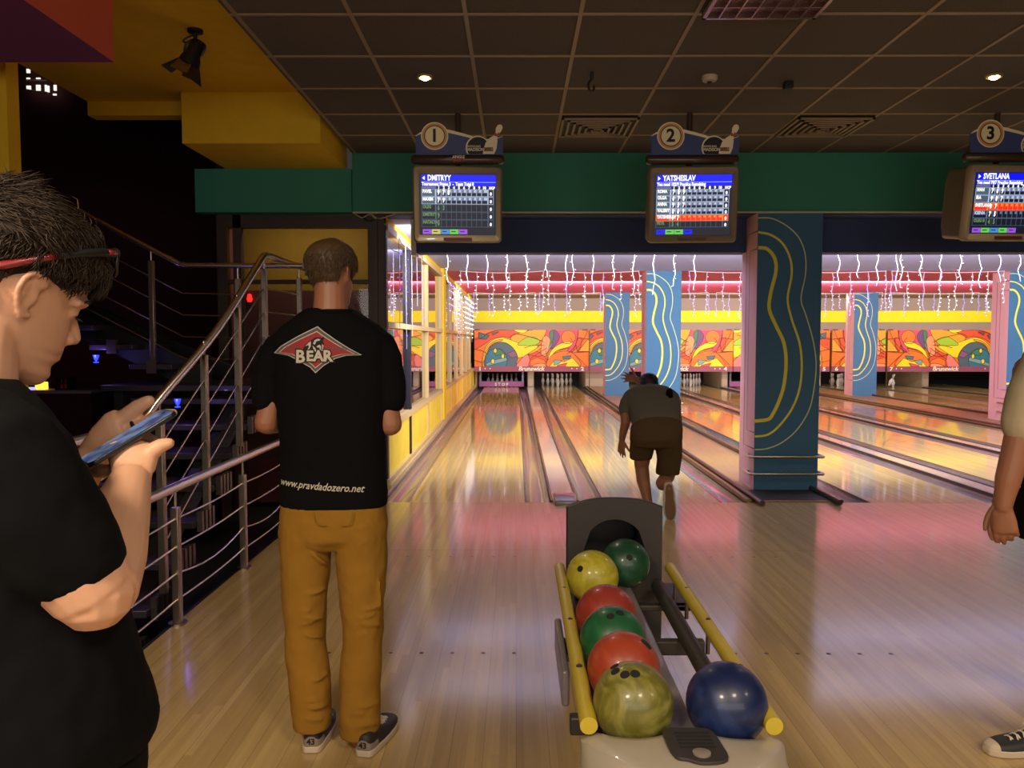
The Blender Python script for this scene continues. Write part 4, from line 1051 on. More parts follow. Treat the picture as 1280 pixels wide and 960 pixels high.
def railing(label, rail, posts, heights, rr=0.024, sub=(0.2, 0.4, 0.6, 0.8), cables=None, side=Vector((0.0, 0, 0)), base=True):
    """rail: handrail points; posts: (x, y, ztop at rail, zbottom)"""
    root = thing('stair_railing' if 'stair' in label else 'floor_railing', label, 'railing', (posts[0][0], posts[0][1], posts[0][3]), 'steel railings')
    b = MB(); b.tube(rail, rr, 14); b.build('handrail', 'chrome', root, smooth=60)
    for (x, y, zt, zb) in posts:
        b = MB(); b.box(x - 0.021, x + 0.021, y - 0.021, y + 0.021, zb, zt - 0.105); b.build('post', 'steel', root, bevel=0.004)
        b = MB(); b.tube([(x, y, zt - 0.108), (x, y, zt - 0.02)], 0.008, 8); b.build('rail_pin', 'chrome', root, smooth=60)
        if base: b = MB(); b.lathe([(0, zb + 0.0005), (0.048, zb + 0.0005), (0.048, zb + 0.010), (0.03, zb + 0.013), (0, zb + 0.013)], 16, Matrix.Translation((x, y, 0))); b.build('foot_flange', 'steel', root)
    for c in (cables or []):
        b = MB(); b.tube(c, 0.0055, 6); b.build('cable', 'chrome', root, smooth=60)
# balustrade on the floor edge
rz = 0.725; X0 = -1.785
ys = [1.0, 2.1, 3.12, 4.14, 5.17, 6.2]
posts = [(X0, y, rz, 0.0) for y in ys]
cabs = []
for i, f in enumerate((0.13, 0.27, 0.41, 0.56)):
    pts = []
    for a_, c_ in zip(ys, ys[1:]):
        sag = 0.012 if not (i == 1 and a_ > 4) else 0.05
        for k in range(6): t = k / 6; pts.append((X0, a_ + (c_ - a_) * t, f - sag * math.sin(PI * t)))
    pts.append((X0, ys[-1], f)); cabs.append(pts)
railing('floor-edge railing with copper-coloured handrail beside the man in mustard trousers', [(X0, 0.6, rz), (X0, 6.45, rz)], posts, None, 0.026, cables=cabs)
# rail of the lower flight
XS = -1.985
rail = smooth_path([(XS, 3.1, 1.03), (XS, 3.9, 1.045), (XS, 4.22, 1.075), (XS, 4.45, 1.18), (XS, 5.3, 1.555), (XS, 6.1, 2.02), (XS, 6.30, 2.135), (XS, 6.42, 2.165), (XS, 6.8, 2.165), (XS, 7.6, 2.165)], 5)
def rz2(y): return 1.09 + (2.155 - 1.09) * (y - 4.28) / (6.32 - 4.28)
posts = [(XS, 4.43, rz2(4.43), zf(4.43)), (XS, 5.08, rz2(5.08), zf(5.08)), (XS, 5.70, rz2(5.70), zf(5.70)), (XS, 6.33, 2.16, zf(6.33)), (XS, 7.35, 2.165, LANDZ)]
cabs = [[(XS, y, (rz2(y) if y < 6.33 else 2.165) - d) for y in (4.43, 5.08, 5.70, 6.33, 7.35)] for d in (0.26, 0.45, 0.64, 0.83)]
cabs += [[(XS, 3.3, 1.03 - d), (XS, 4.43, rz2(4.43) - d)] for d in (0.26, 0.5)]
posts.append((XS, 3.35, 1.04, -0.35))
railing('bright sloping railing of the lower stair flight, behind the held phone', rail, posts, None, 0.026, cables=cabs, base=False)
# rail of the upper flight
rail = smooth_path([(-5.2, 6.64, 3.38), (-4.0, 6.64, 2.763), (-2.9, 6.64, 2.185), (-2.76, 6.64, 2.12), (-2.6, 6.64, 2.11), (-1.76, 6.64, 2.105)], 5)
def rz3(x): return 2.11 if x > -2.76 else 2.12 + (2.763 - 2.12) * (-2.76 - x) / 1.24
posts = [(-3.015, 6.64, rz3(-3.015), 1.30), (-4.1, 6.64, rz3(-4.1), 1.80), (-2.30, 6.64, 2.105, LANDZ), (-5.0, 6.64, rz3(-5.0), 2.25)]
cabs = [[(x, 6.64, rz3(x) - d) for x in (-5.0, -4.1, -3.015, -2.76, -2.3)] for d in (0.24, 0.42, 0.60, 0.78)]
railing('dim railing of the upper stair flight against the dark wall', rail, posts, None, 0.022, cables=cabs, base=False)
# blue step lamps
for px_, py_, Y_, lab in ((120, 446, 6.585, 'small blue lamp glowing under a stair tread, beside the face'), (222, 501, 5.95, 'small blue lamp glowing on the stairs above the phone')):
    p = at(px_, py_, Y_); root = thing('step_lamp', lab, 'stair lamp', p, 'blue stair lamps')
    b = MB(); b.lathe([(0.0, -0.03), (0.012, -0.028), (0.024, 0.01), (0.024, 0.014), (0.0, 0.015)], 12, Matrix.Translation(p)); b.build('shade', 'blue_lamp', root, smooth=50)
    b = MB(); b.lathe([(0.0, -0.05), (0.02, -0.05), (0.02, -0.042), (0.005, -0.04), (0.005, -0.028), (0, -0.028)], 12, Matrix.Translation(p)); b.build('socket', 'blue_lamp', root, smooth=50)
    d = bpy.data.lights.new('step_lamp_light', 'POINT'); d.energy = 1.6; d.color = (0.32, 0.2, 1.0); d.shadow_soft_size = 0.02
    lo = bpy.data.objects.new('step_lamp_light', d); C.objects.link(lo); lo.location = p + Vector((0, -0.06, 0.0)); 
p = at(312, 374, 8.734); root = thing('red_signal_lamp', 'small red lamp glowing behind the smoked glass', 'lamp', p)
b = MB(); b.lathe([(0, -0.03), (0.02, -0.03), (0.03, 0.0), (0.02, 0.05), (0.0, 0.06)], 12, Matrix.Translation(p)); b.build('bulb', 'red_lamp', root, smooth=50)
b = MB(); b.box(p.x - 0.03, p.x + 0.03, p.y - 0.02, p.y + 0.015, p.z - 0.06, p.z - 0.03); b.build('socket', 'plastic_black', root)
# loose wires below the green bulkhead
root = thing('loose_wires', 'loose wires hanging below the green bulkhead over the glazed door', 'wires', at(470, 268, 7.93))
for k, pts in enumerate(([(440, 266), (452, 272), (462, 268), (470, 274)], [(462, 266), (472, 273), (486, 270), (497, 266)], [(448, 266), (460, 276), (476, 272)])):
    b = MB(); b.tube(smooth_path([at(x, y, 7.9) + Vector((0, 0, 0.012 if i == 0 else 0)) for i, (x, y) in enumerate(pts)]), 0.006, 6); b.build('wire', 'plastic_cream' if k < 2 else 'plastic_black', root)

# bar counter far behind the stairs
mat('counter_pale', (176, 150, 176), 0.4)
glow('lamp_amber', (255, 190, 60), 2.2)
glow('tray_glow', (190, 180, 255), 1.2)
YB = 11.4; zc = at(60, 488, YB).z
root = thing('bar_counter', 'pale lit counter far behind the stairs, below the chin of the near man', 'counter', (at(60, 488, YB).x, YB, -0.35))
xa, xb = at(24, 488, YB).x, at(114, 488, YB).x
b = MB(); b.box(xa, xb, YB, YB + 0.5, zc - 0.05, zc); b.build('worktop', 'counter_pale', root, bevel=0.01)
b = MB(); b.box(xa + 0.03, xb - 0.03, YB + 0.05, YB + 0.48, -0.35, zc - 0.05); b.build('body', 'maroon_dark', root, smooth=0)
p = at(52, 480, YB + 0.2); root = thing('amber_lamp', 'small amber glowing box on the far counter', 'lamp', (p.x, YB + 0.2, zc))
b = MB(); b.box(p.x - 0.065, p.x + 0.065, YB + 0.14, YB + 0.26, zc + 0.001, zc + 0.11); b.build('shade', 'lamp_amber', root, bevel=0.01)
p = at(82, 480, YB + 0.2); root = thing('bottle_crate', 'small dark crate with red bottles on the far counter', 'crate', (p.x, YB + 0.2, zc))
b = MB(); b.box(p.x - 0.10, p.x + 0.10, YB + 0.1, YB + 0.3, zc + 0.001, zc + 0.02)
for s in (-1, 1): b.box(p.x + s * 0.095 - 0.008, p.x + s * 0.095 + 0.008, YB + 0.1, YB + 0.3, zc + 0.02, zc + 0.18)
b.box(p.x - 0.1, p.x + 0.1, YB + 0.1, YB + 0.115, zc + 0.09, zc + 0.11); b.build('frame', 'bracket_steel', root, smooth=0)
for k in range(3):
    b = MB(); b.lathe([(0, zc + 0.02), (0.022, zc + 0.02), (0.022, zc + 0.09), (0.008, zc + 0.12), (0.008, zc + 0.15), (0, zc + 0.15)], 10, Matrix.Translation((p.x + (k - 1) * 0.055, YB + 0.2, 0))); b.build('bottle', 'sign_red', root, smooth=50)
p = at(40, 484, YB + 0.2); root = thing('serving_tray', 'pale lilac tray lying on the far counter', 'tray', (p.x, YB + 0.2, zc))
b = MB(); b.box(p.x - 0.15, p.x + 0.1, YB + 0.06, YB + 0.3, zc + 0.001, zc + 0.03); b.build('tray_body', 'tray_glow', root, bevel=0.01)  # tray is no lamp; its glow is added through the material

# bright lattice window high in the stairwell
glow('window_white', (255, 250, 240), 1.0)
YW = 12.85; w = bpy.data.objects.new('window_20', None); C.objects.link(w); w.location = at(52, 104, YW); _off[w.name] = Vector(w.location); struct(w, 'bright latticed window high in the dark stairwell')
b = MB()
for (x0, x1, y0, y1) in ((33, 37, 86, 91), (33, 37, 97, 100), (45, 50, 97, 100), (33, 38, 107, 112), (45, 50, 106, 113), (56, 58, 106, 114), (59, 61, 107, 115), (67, 70, 106, 113), (66, 70, 117, 119)):
    p, q = at(x0, y1, YW), at(x1, y0, YW); b.box(p.x, q.x, YW, YW + 0.02, p.z, q.z)
b.build('pane', 'window_white', w, smooth=0)
b = MB()
for (x0, y0, x1, y1) in ((33, 112, 60, 117), (33, 100, 58, 100)):
    b.tube([at(x0, y0, YW - 0.02), at(x1, y1, YW - 0.02)], 0.012, 6)
b.build('window_frame', 'white_trim', w, smooth=0)

# ================================================================ ball return
mat('return_dark', (50, 44, 41), 0.5, noise_amt=0.05)
mat('return_grey', (120, 110, 116), 0.4, coat=0.2)
mat('return_pale', (164, 152, 136), 0.35, coat=0.3)
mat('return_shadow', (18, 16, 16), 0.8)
mat('pad_yellow', (184, 160, 44), 0.45, coat=0.2, noise_amt=0.06)
mat('button_pale', (128, 116, 106), 0.4)
root = thing('ball_return', 'dark hooded ball return with yellow padded side bars and pale end tray', 'ball return', (0.43, 2.6, 0))
HX, HY = 0.452, 3.62
def hood_outline(w, zt, zs, z0, n=9):
    pts = [(w, z0), (w, zs - 0.03)]
    for k in range(n + 1):
        t = k / n; x = w * (1 - 2 * t); pts.append((x * (0.98 if 0 < k < n else 1.0), zs + (zt - zs) * (1 - abs(2 * t - 1) ** 2.6)))
    pts += [(-w, zs - 0.03), (-w, z0)]
    return pts
F = hood_outline(0.215, 0.775, 0.735, 0.02)
n = len(F)
# front face ring around a round mouth
hole_c, hole_r = (0.0, 0.535), 0.142
ring_in = []
for (x, z) in F:
    a = math.atan2(z - hole_c[1], x - hole_c[0]); ring_in.append((hole_c[0] + hole_r * math.cos(a), hole_c[1] + hole_r * math.sin(a)))
b = MB()
r0 = [Vector((HX + x, HY, z)) for x, z in F]; r1 = [Vector((HX + x, HY, z)) for x, z in ring_in]
rb = [Vector((HX + x * 0.93, HY + 0.40, z * 0.97)) for x, z in F]; re = [Vector((HX + x * 1.0, HY + 0.012, z)) for x, z in [(x * 1.03, z + 0.004) for x, z in F]]
hole2 = [Vector((HX + hole_c[0] + hole_r * math.cos(2 * PI * k / 40), HY, hole_c[1] + hole_r * math.sin(2 * PI * k / 40))) for k in range(40)]
dense = []
for i in range(len(F)):
    a_, c_ = Vector(F[i]), Vector(F[(i + 1) % len(F)])
    for k in range(4): dense.append(a_.lerp(c_, k / 4))
ang = [math.atan2(p.y - hole_c[1], p.x - hole_c[0]) for p in dense]
inn = [Vector((HX + hole_r * math.cos(a), HY, hole_c[1] + hole_r * math.sin(a))) for a in ang]
b.loft([[Vector((HX + p.x * 0.93, HY + 0.36, p.y * 0.90)) for p in dense], [Vector((HX + p.x * 1.02, HY + 0.03, p.y)) for p in dense], [Vector((HX + p.x * 1.02, HY + 0.008, p.y)) for p in dense], [Vector((HX + p.x, HY, p.y - 0.002)) for p in dense], inn, [v + Vector((0, 0.02, 0)) for v in inn], [v + Vector((0, 0.34, 0)) for v in inn]])
b.build('hood', 'return_dark', root, smooth=40)
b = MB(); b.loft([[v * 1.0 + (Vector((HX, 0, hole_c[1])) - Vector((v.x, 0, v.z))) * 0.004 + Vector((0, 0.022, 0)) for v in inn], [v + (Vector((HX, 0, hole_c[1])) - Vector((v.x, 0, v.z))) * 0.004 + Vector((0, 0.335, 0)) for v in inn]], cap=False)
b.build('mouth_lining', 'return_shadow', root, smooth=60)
b = MB(); b.box(0.655, 0.735, 3.30, 3.62, 0.36, 0.385); b.box(0.40, 0.735, 3.30, 3.34, 0.36, 0.385); b.build('hood_bracket', 'return_dark', root, bevel=0.006)
# centre plate, tracks, pedestal
b = MB(); b.prism([(0.395, 0.36), (0.41, 0.425), (0.455, 0.435), (0.50, 0.425), (0.515, 0.36)], face_matrix((0, 2.0, 0), (1, 0, 0), (0, 0, 1)), -1.62); b.build('centre_plate', 'return_grey', root, bevel=0.006)
for xx, zz, rr_, m_ in ((0.245, 0.405, 0.022, 'return_dark'), (0.63, 0.405, 0.030, 'return_dark')):
    b = MB(); b.tube([(xx, 2.0, zz - 0.01), (xx, 3.5, zz + 0.0)], rr_, 12); b.build('track_rail', m_, root, smooth=60)
for xx in (0.19, 0.672):
    b = MB(); b.tube([(xx, 2.03, 0.495), (xx, 3.44, 0.505)], 0.0235, 16); b.build('padded_bar', 'pad_yellow', root, smooth=60)
    for yy in (2.35, 2.75, 3.1, 3.33):
        b = MB(); b.tube([(xx, yy, 0.40), (xx, yy, 0.485)], 0.008, 8); b.build('bar_post', 'bracket_steel', root, smooth=60)
        b = MB(); b.lathe([(0, 0.519), (0.009, 0.519), (0.009, 0.524), (0.005, 0.527), (0, 0.527)], 8, Matrix.Translation((xx, yy, 0))); b.build('bolt_cap', 'return_dark', root)
b = MB(); b.box(0.150, 0.175, 2.55, 3.05, 0.30, 0.42); b.build('side_panel', 'return_grey', root, bevel=0.008)
for yy in (2.3, 2.9):
    b = MB(); b.box(0.16, 0.70, yy, yy + 0.04, 0.33, 0.385); b.build('cross_member', 'return_dark', root, bevel=0.006)
b = MB(); b.box(0.24, 0.62, 1.66, 2.02, 0.0, 0.36); b.box(0.28, 0.60, 3.66, 3.96, 0.0005, 0.3); b.build('pedestal', 'return_dark', root, bevel=0.02)
# pale end tray with two scoops
def back_edge(x):
    e = 2.055
    for cx in (0.318, 0.566):
        d = abs(x - cx)
        if d < 0.118: e = min(e, 2.120 - math.sqrt(max(0.0, 0.1195 ** 2 - d * d)) + 0.0)
    return e
rings = []
N_ = 36
for i in range(N_ + 1):
    x = 0.170 + 0.518 * i / N_; t = abs(2 * i / N_ - 1); nose = 1.70 + 0.22 * t ** 2.4; be = back_edge(x); drop = 0.03 * t ** 4
    rings.append([Vector((x, be, 0.33)), Vector((x, be, 0.472 - drop)), Vector((x, be - 0.010, 0.484 - drop)), Vector((x, be - 0.03, 0.487 - drop)), Vector((x, nose + 0.09, 0.492 - drop)), Vector((x, nose + 0.075, 0.488 - drop)), Vector((x, nose + 0.060, 0.462 - drop)), Vector((x, nose + 0.035, 0.445 - drop)), Vector((x, nose, 0.395 - drop)), Vector((x, nose + 0.01, 0.33))])
b = MB(); b.loft(rings); b.build('end_tray', 'return_pale', root, smooth=50)
b = MB(); pts = smooth_path([(-0.062, 0.085, 0), (0.0, 0.092, 0), (0.055, 0.082, 0), (0.066, 0.0, 0), (0.06, -0.075, 0), (0.0, -0.092, 0), (-0.035, -0.075, 0), (-0.062, -0.06, 0), (-0.07, 0.01, 0)], 4, True)
Mv = face_matrix((0.446, 1.935, 0.4885), (1, 0, 0), (0, 1, -0.035)); b.prism([(p.x, p.y) for p in pts], Mv, 0.008); b.build('control_panel', 'return_dark', root, bevel=0.003)
b = MB()
for k in range(5): b.prism([(-0.042, 0.055 - 0.019 * k), (0.046, 0.055 - 0.019 * k), (0.046, 0.063 - 0.019 * k), (-0.042, 0.063 - 0.019 * k)], Mv @ Matrix.Translation((0, 0, 0.008)), 0.0012)
b.build('air_slots', 'return_shadow', root, smooth=0)
b = MB(); b.lathe([(0, 0.008), (0.022, 0.008), (0.022, 0.0125), (0.016, 0.0145), (0, 0.0145)], 20, Mv @ Matrix.Translation((0.004, -0.05, 0))); b.build('reset_button', 'button_pale', root)

# ---- balls
swirl_material('ball_olive', (98, 92, 28), (146, 138, 70)); swirl_material('ball_yellow', (164, 150, 30), (192, 180, 70)); swirl_material('ball_red', (138, 46, 34), (160, 62, 46), 8)
swirl_material('ball_orange', (150, 56, 34), (172, 78, 50), 8); swirl_material('ball_green', (22, 80, 46), (40, 104, 64), 8); swirl_material('ball_pine', (16, 60, 38), (30, 84, 56), 9); swirl_material('ball_blue', (16, 28, 66), (40, 58, 104), 9)
BR = 0.1085
BALLS = [((0.318, 2.120), 'ball_olive', 'marbled olive green bowling ball at the near end of the left row', [(769, 839), (781, 843), (794, 842), (768, 833)]),
         ((0.322, 2.345), 'ball_orange', 'orange bowling ball just behind the olive one', [(806, 803), (810, 807)]),
         ((0.318, 2.574), 'ball_green', 'bright green bowling ball between the orange and red ones', [(763, 770), (775, 766)]),
         ((0.322, 2.808), 'ball_red', 'red bowling ball between the green and yellow ones', []),
         ((0.318, 3.275), 'ball_yellow', 'yellow bowling ball at the far end of the left row', [(725, 711)]),
         ((0.480, 3.470), 'ball_pine', 'dark green bowling ball in the mouth of the hood', [(787, 697)]),
         ((0.571, 2.120), 'ball_blue', 'dark blue marbled bowling ball alone in the right row', [])]
for (x, y), m_, lab, holes in BALLS:
    c = Vector((x, y, 0.515)); root = thing('bowling_ball', lab, 'bowling ball', c, 'balls on the ball return')
    b = MB(); b.ball(c, BR, 48); b.build('sphere', m_, root, smooth=180)
    for (px_, py_) in holes:
        d = ray(px_, py_).normalized(); oc = _CAM - c; B_ = oc.dot(d); D_ = B_ * B_ - oc.dot(oc) + BR * BR
        if D_ < 0: continue
        h = _CAM + d * (-B_ - math.sqrt(D_)); nrm = (h - c).normalized(); Mh = nrm.to_track_quat('Z', 'Y').to_matrix().to_4x4(); Mh.translation = h + nrm * 0.0006
        b = MB(); b.lathe([(0.0, 0.0), (0.011, 0.0), (0.0125, 0.0008), (0.0135, -0.0015)], 16, Mh @ Matrix.Translation((0, 0, -0.0005))); b.build('finger_hole', 'return_shadow', root, smooth=0)
# ================================================================ people
mat('skin_warm', (200, 146, 112), 0.5, sss=0.12, bump=0.05, bump_scale=300)
mat('skin_tan', (150, 98, 72), 0.5, sss=0.1)
mat('skin_fair', (206, 156, 126), 0.5, sss=0.12, bump=0.05, bump_scale=300)
mat('hair_light', (76, 55, 33), 0.55, noise_amt=0.3, noise_scale=120)
mat('hair_dark', (50, 37, 26), 0.6, spec=0.3, noise_amt=0.35, noise_scale=120)
mat('hair_black', (24, 18, 16), 0.5)
mat('cloth_black', (9, 9, 11), 0.9, spec=0.12, sheen=0.0, bump=0.5, bump_scale=9)
mat('cloth_mustard', (138, 98, 34), 0.9, spec=0.12, sheen=0.0, bump=0.6, bump_scale=10)
mat('cloth_dark', (14, 13, 15), 0.9, spec=0.12, bump=0.4, bump_scale=10)
mat('cloth_grey', (96, 90, 82), 0.9, spec=0.12, bump=0.4, bump_scale=10)
mat('cloth_khaki', (82, 66, 46), 0.9, spec=0.12, bump=0.5, bump_scale=10)
mat('cloth_beige', (178, 160, 132), 0.9, spec=0.12, bump=0.4, bump_scale=10)
mat('shoe_grey', (70, 62, 56), 0.6); mat('shoe_dark', (36, 33, 34), 0.6); mat('shoe_heel', (128, 114, 100), 0.7); mat('shoe_sole', (190, 172, 150), 0.6); mat('sole_brown', (112, 84, 62), 0.7); mat('lace', (206, 190, 170), 0.7)
mat('lip', (172, 104, 88), 0.5); mat('eye_white', (225, 220, 214), 0.2); mat('eye_dark', (22, 16, 14), 0.2)
mat('print_white', (188, 176, 160), 0.8); mat('print_grey', (84, 80, 76), 0.8); mat('print_red', (150, 36, 40), 0.8); mat('print_black', (14, 13, 14), 0.8)

fold_tex = bpy.data.textures.new('fold_noise', 'CLOUDS'); fold_tex.noise_scale = 0.11; fold_tex.noise_depth = 2
def folds(o, s=0.012):
    d = o.modifiers.new('folds', 'DISPLACE'); d.texture = fold_tex; d.strength = s; d.mid_level = 0.5; d.texture_coords = 'GLOBAL'
    sm = o.modifiers.new('soften', 'SMOOTH'); sm.factor = 0.5; sm.iterations = 2
XA, YA, ZA = Vector((1, 0, 0)), Vector((0, 1, 0)), Vector((0, 0, 1))

def limb(b, pts, rad, n=14, flat=1.0, up=None):
    b.tube(pts, rad, n, flat=flat, up=up)
    b.ball(pts[0], rad[0] * 0.98, 12); b.ball(pts[-1], rad[-1] * 0.98, 12)

HEAD = [(0.000, .018, .080, .050), (.008, .030, .091, .030), (.022, .043, .096, .000), (.036, .051, .090, -.030), (.046, .055, .096, -.045), (.054, .057, .092, -.050), (.062, .059, .098, -.055), (.072, .062, .095, -.065), (.090, .067, .093, -.080), (.110, .069, .089, -.090),
        (.124, .070, .086, -.096), (.140, .072, .094, -.099), (.160, .074, .095, -.100), (.180, .073, .089, -.098), (.200, .066, .074, -.087), (.218, .052, .048, -.062), (.230, .030, .020, -.036), (.236, .008, .000, -.010)]
def head_ring(z, w, yf, yb, n=28, grow=0.0, pf=1.75):
    yc = (yf + yb) * 0.5 - 0.01; out = []
    for k in range(n):
        t = 2 * PI * k / n; c, s = math.cos(t), math.sin(t)
        x = (w + grow) * math.copysign(abs(c) ** (2 / 2.1), c)
        y = yc + ((yf + grow - yc) * abs(s) ** (2 / pf) if s >= 0 else -(yc - yb + grow) * abs(s) ** (2 / 2.1))
        out.append(Vector((x, y, z)))
    return out
def head_shape(b, M):
    """face, nose, lips, ears; M maps head space (x right, y forward, z up from the chin) to the world"""
    b.loft([[M @ v for v in head_ring(*r)] for r in HEAD])
    b.tube([M @ Vector(p) for p in ((0, .076, .130), (0, .088, .112), (0, .099, .095), (0, .104, .087))], [.009, .0105, .0125, .0125], 12)
    b.ball(M @ Vector((0, .1045, .086)), .0132, 12)
    for s in (-1, 1):
        b.ball(M @ Vector((s * .0125, .0965, .081)), .0092, 10)
        b.ball(M @ Vector((s * .031, .0715, .122)), .0125, 12)                     # lids over the eyes
        b.tube([M @ Vector((s * .012, .087, .137)), M @ Vector((s * .034, .083, .140)), M @ Vector((s * .054, .062, .135))], [.008, .009, .007], 8)
        ear = [(s * .071, .010, .138), (s * .079, .000, .150), (s * .083, -.014, .152), (s * .085, -.025, .142), (s * .083, -.026, .122), (s * .079, -.017, .104), (s * .074, -.003, .093), (s * .071, .006, .097)]
        b.tube(smooth_path([M @ Vector(p) for p in ear], 4), .0046, 8)
        b.tube(smooth_path([M @ Vector(p) for p in ((s * .073, .004, .118), (s * .077, -.006, .134), (s * .079, -.016, .136), (s * .078, -.016, .115))], 3), .0036, 8)
        rows = [M @ Vector((s * .0735, -.009 + .015 * math.cos(a), .123 + .024 * math.sin(a))) for a in [2 * PI * k / 14 for k in range(14)]]
        b.loft([[p for p in rows], [p + (M.to_3x3() @ Vector((s * .004, -.002, 0))) for p in rows]])
    for z, r in ((.0585, .0052), (.0495, .0058)):
        b.tube([M @ Vector((-.022, .083, z + .0005)), M @ Vector((-.011, .0925, z)), M @ Vector((0, .0955, z)), M @ Vector((.011, .0925, z)), M @ Vector((.022, .083, z + .0005))], [r * .4, r * .9, r, r * .9, r * .4], 8)

def hair_cap(b, M, hairline, thick, seed, n_strands, length, flow, lift=0.004, rad=0.0011):
    """a cap over the skull above hairline(theta) plus many fine locks; theta: 0 = right side, 90 = front, 270 = nape"""
    rnd = random.Random(seed); n = 40; zs = [h for h in [0.02 + 0.006 * i for i in range(36)] if h < .236] + [.237]
    def surf(th, z, g):
        for i in range(len(HEAD) - 1):
            if HEAD[i][0] <= z <= HEAD[i + 1][0]: break
        a, c = HEAD[i], HEAD[i + 1]; f = min(1, max(0, (z - a[0]) / (c[0] - a[0]))); r = [a[j] + (c[j] - a[j]) * f for j in range(4)]
        yc = (r[2] + r[3]) * .5 - .01; cc, s = math.cos(th), math.sin(th)
        x = (r[1] + g) * math.copysign(abs(cc) ** (2 / 2.1), cc); y = yc + ((r[2] + g - yc) * abs(s) ** (2 / 1.9) if s >= 0 else -(yc - r[3] + g) * abs(s) ** (2 / 2.1))
        return Vector((x, y, z + g * 0.9 * max(0, (z - .15) / .086)))
    rings = []; m = 12
    for j in range(m + 1):
        ring = []
        for k in range(n):
            th = 2 * PI * k / n; z0 = hairline(math.degrees(th)); z = z0 + (.2355 - z0) * (j / m) ** 0.9
            tk = thick(math.degrees(th), z) * min(1.0, 0.25 + j / 2.0)
            ring.append(M @ (surf(th, z, tk) + Vector((rnd.uniform(-1, 1), rnd.uniform(-1, 1), rnd.uniform(-1, 1))) * .0012))
        rings.append(ring)
    b.loft(rings)
    for q in range(n_strands):
        th = rnd.uniform(0, 2 * PI); z0 = hairline(math.degrees(th)); f = rnd.random() ** 0.75; z = z0 + (.2345 - z0) * f
        tk = thick(math.degrees(th), z); p = surf(th, z, tk * 0.8)
        nrm = (surf(th, z, tk + .01) - surf(th, z, tk)).normalized(); d = Vector(flow(math.degrees(th), z)) + Vector((rnd.gauss(0, .3), rnd.gauss(0, .3), rnd.gauss(0, .3)))
        d = (d - nrm * d.dot(nrm)).normalized(); L = length(math.degrees(th), z) * rnd.uniform(.6, 1.2); lf = lift * rnd.uniform(.3, 1.6)
        pts = [p, p + d * L * .4 + nrm * lf, p + d * L * .75 + nrm * lf * .9, p + d * L + nrm * lf * rnd.uniform(-.3, .9)]
        b.tube([M @ v for v in pts], [rad, rad * 1.3, rad, rad * .25], 3)

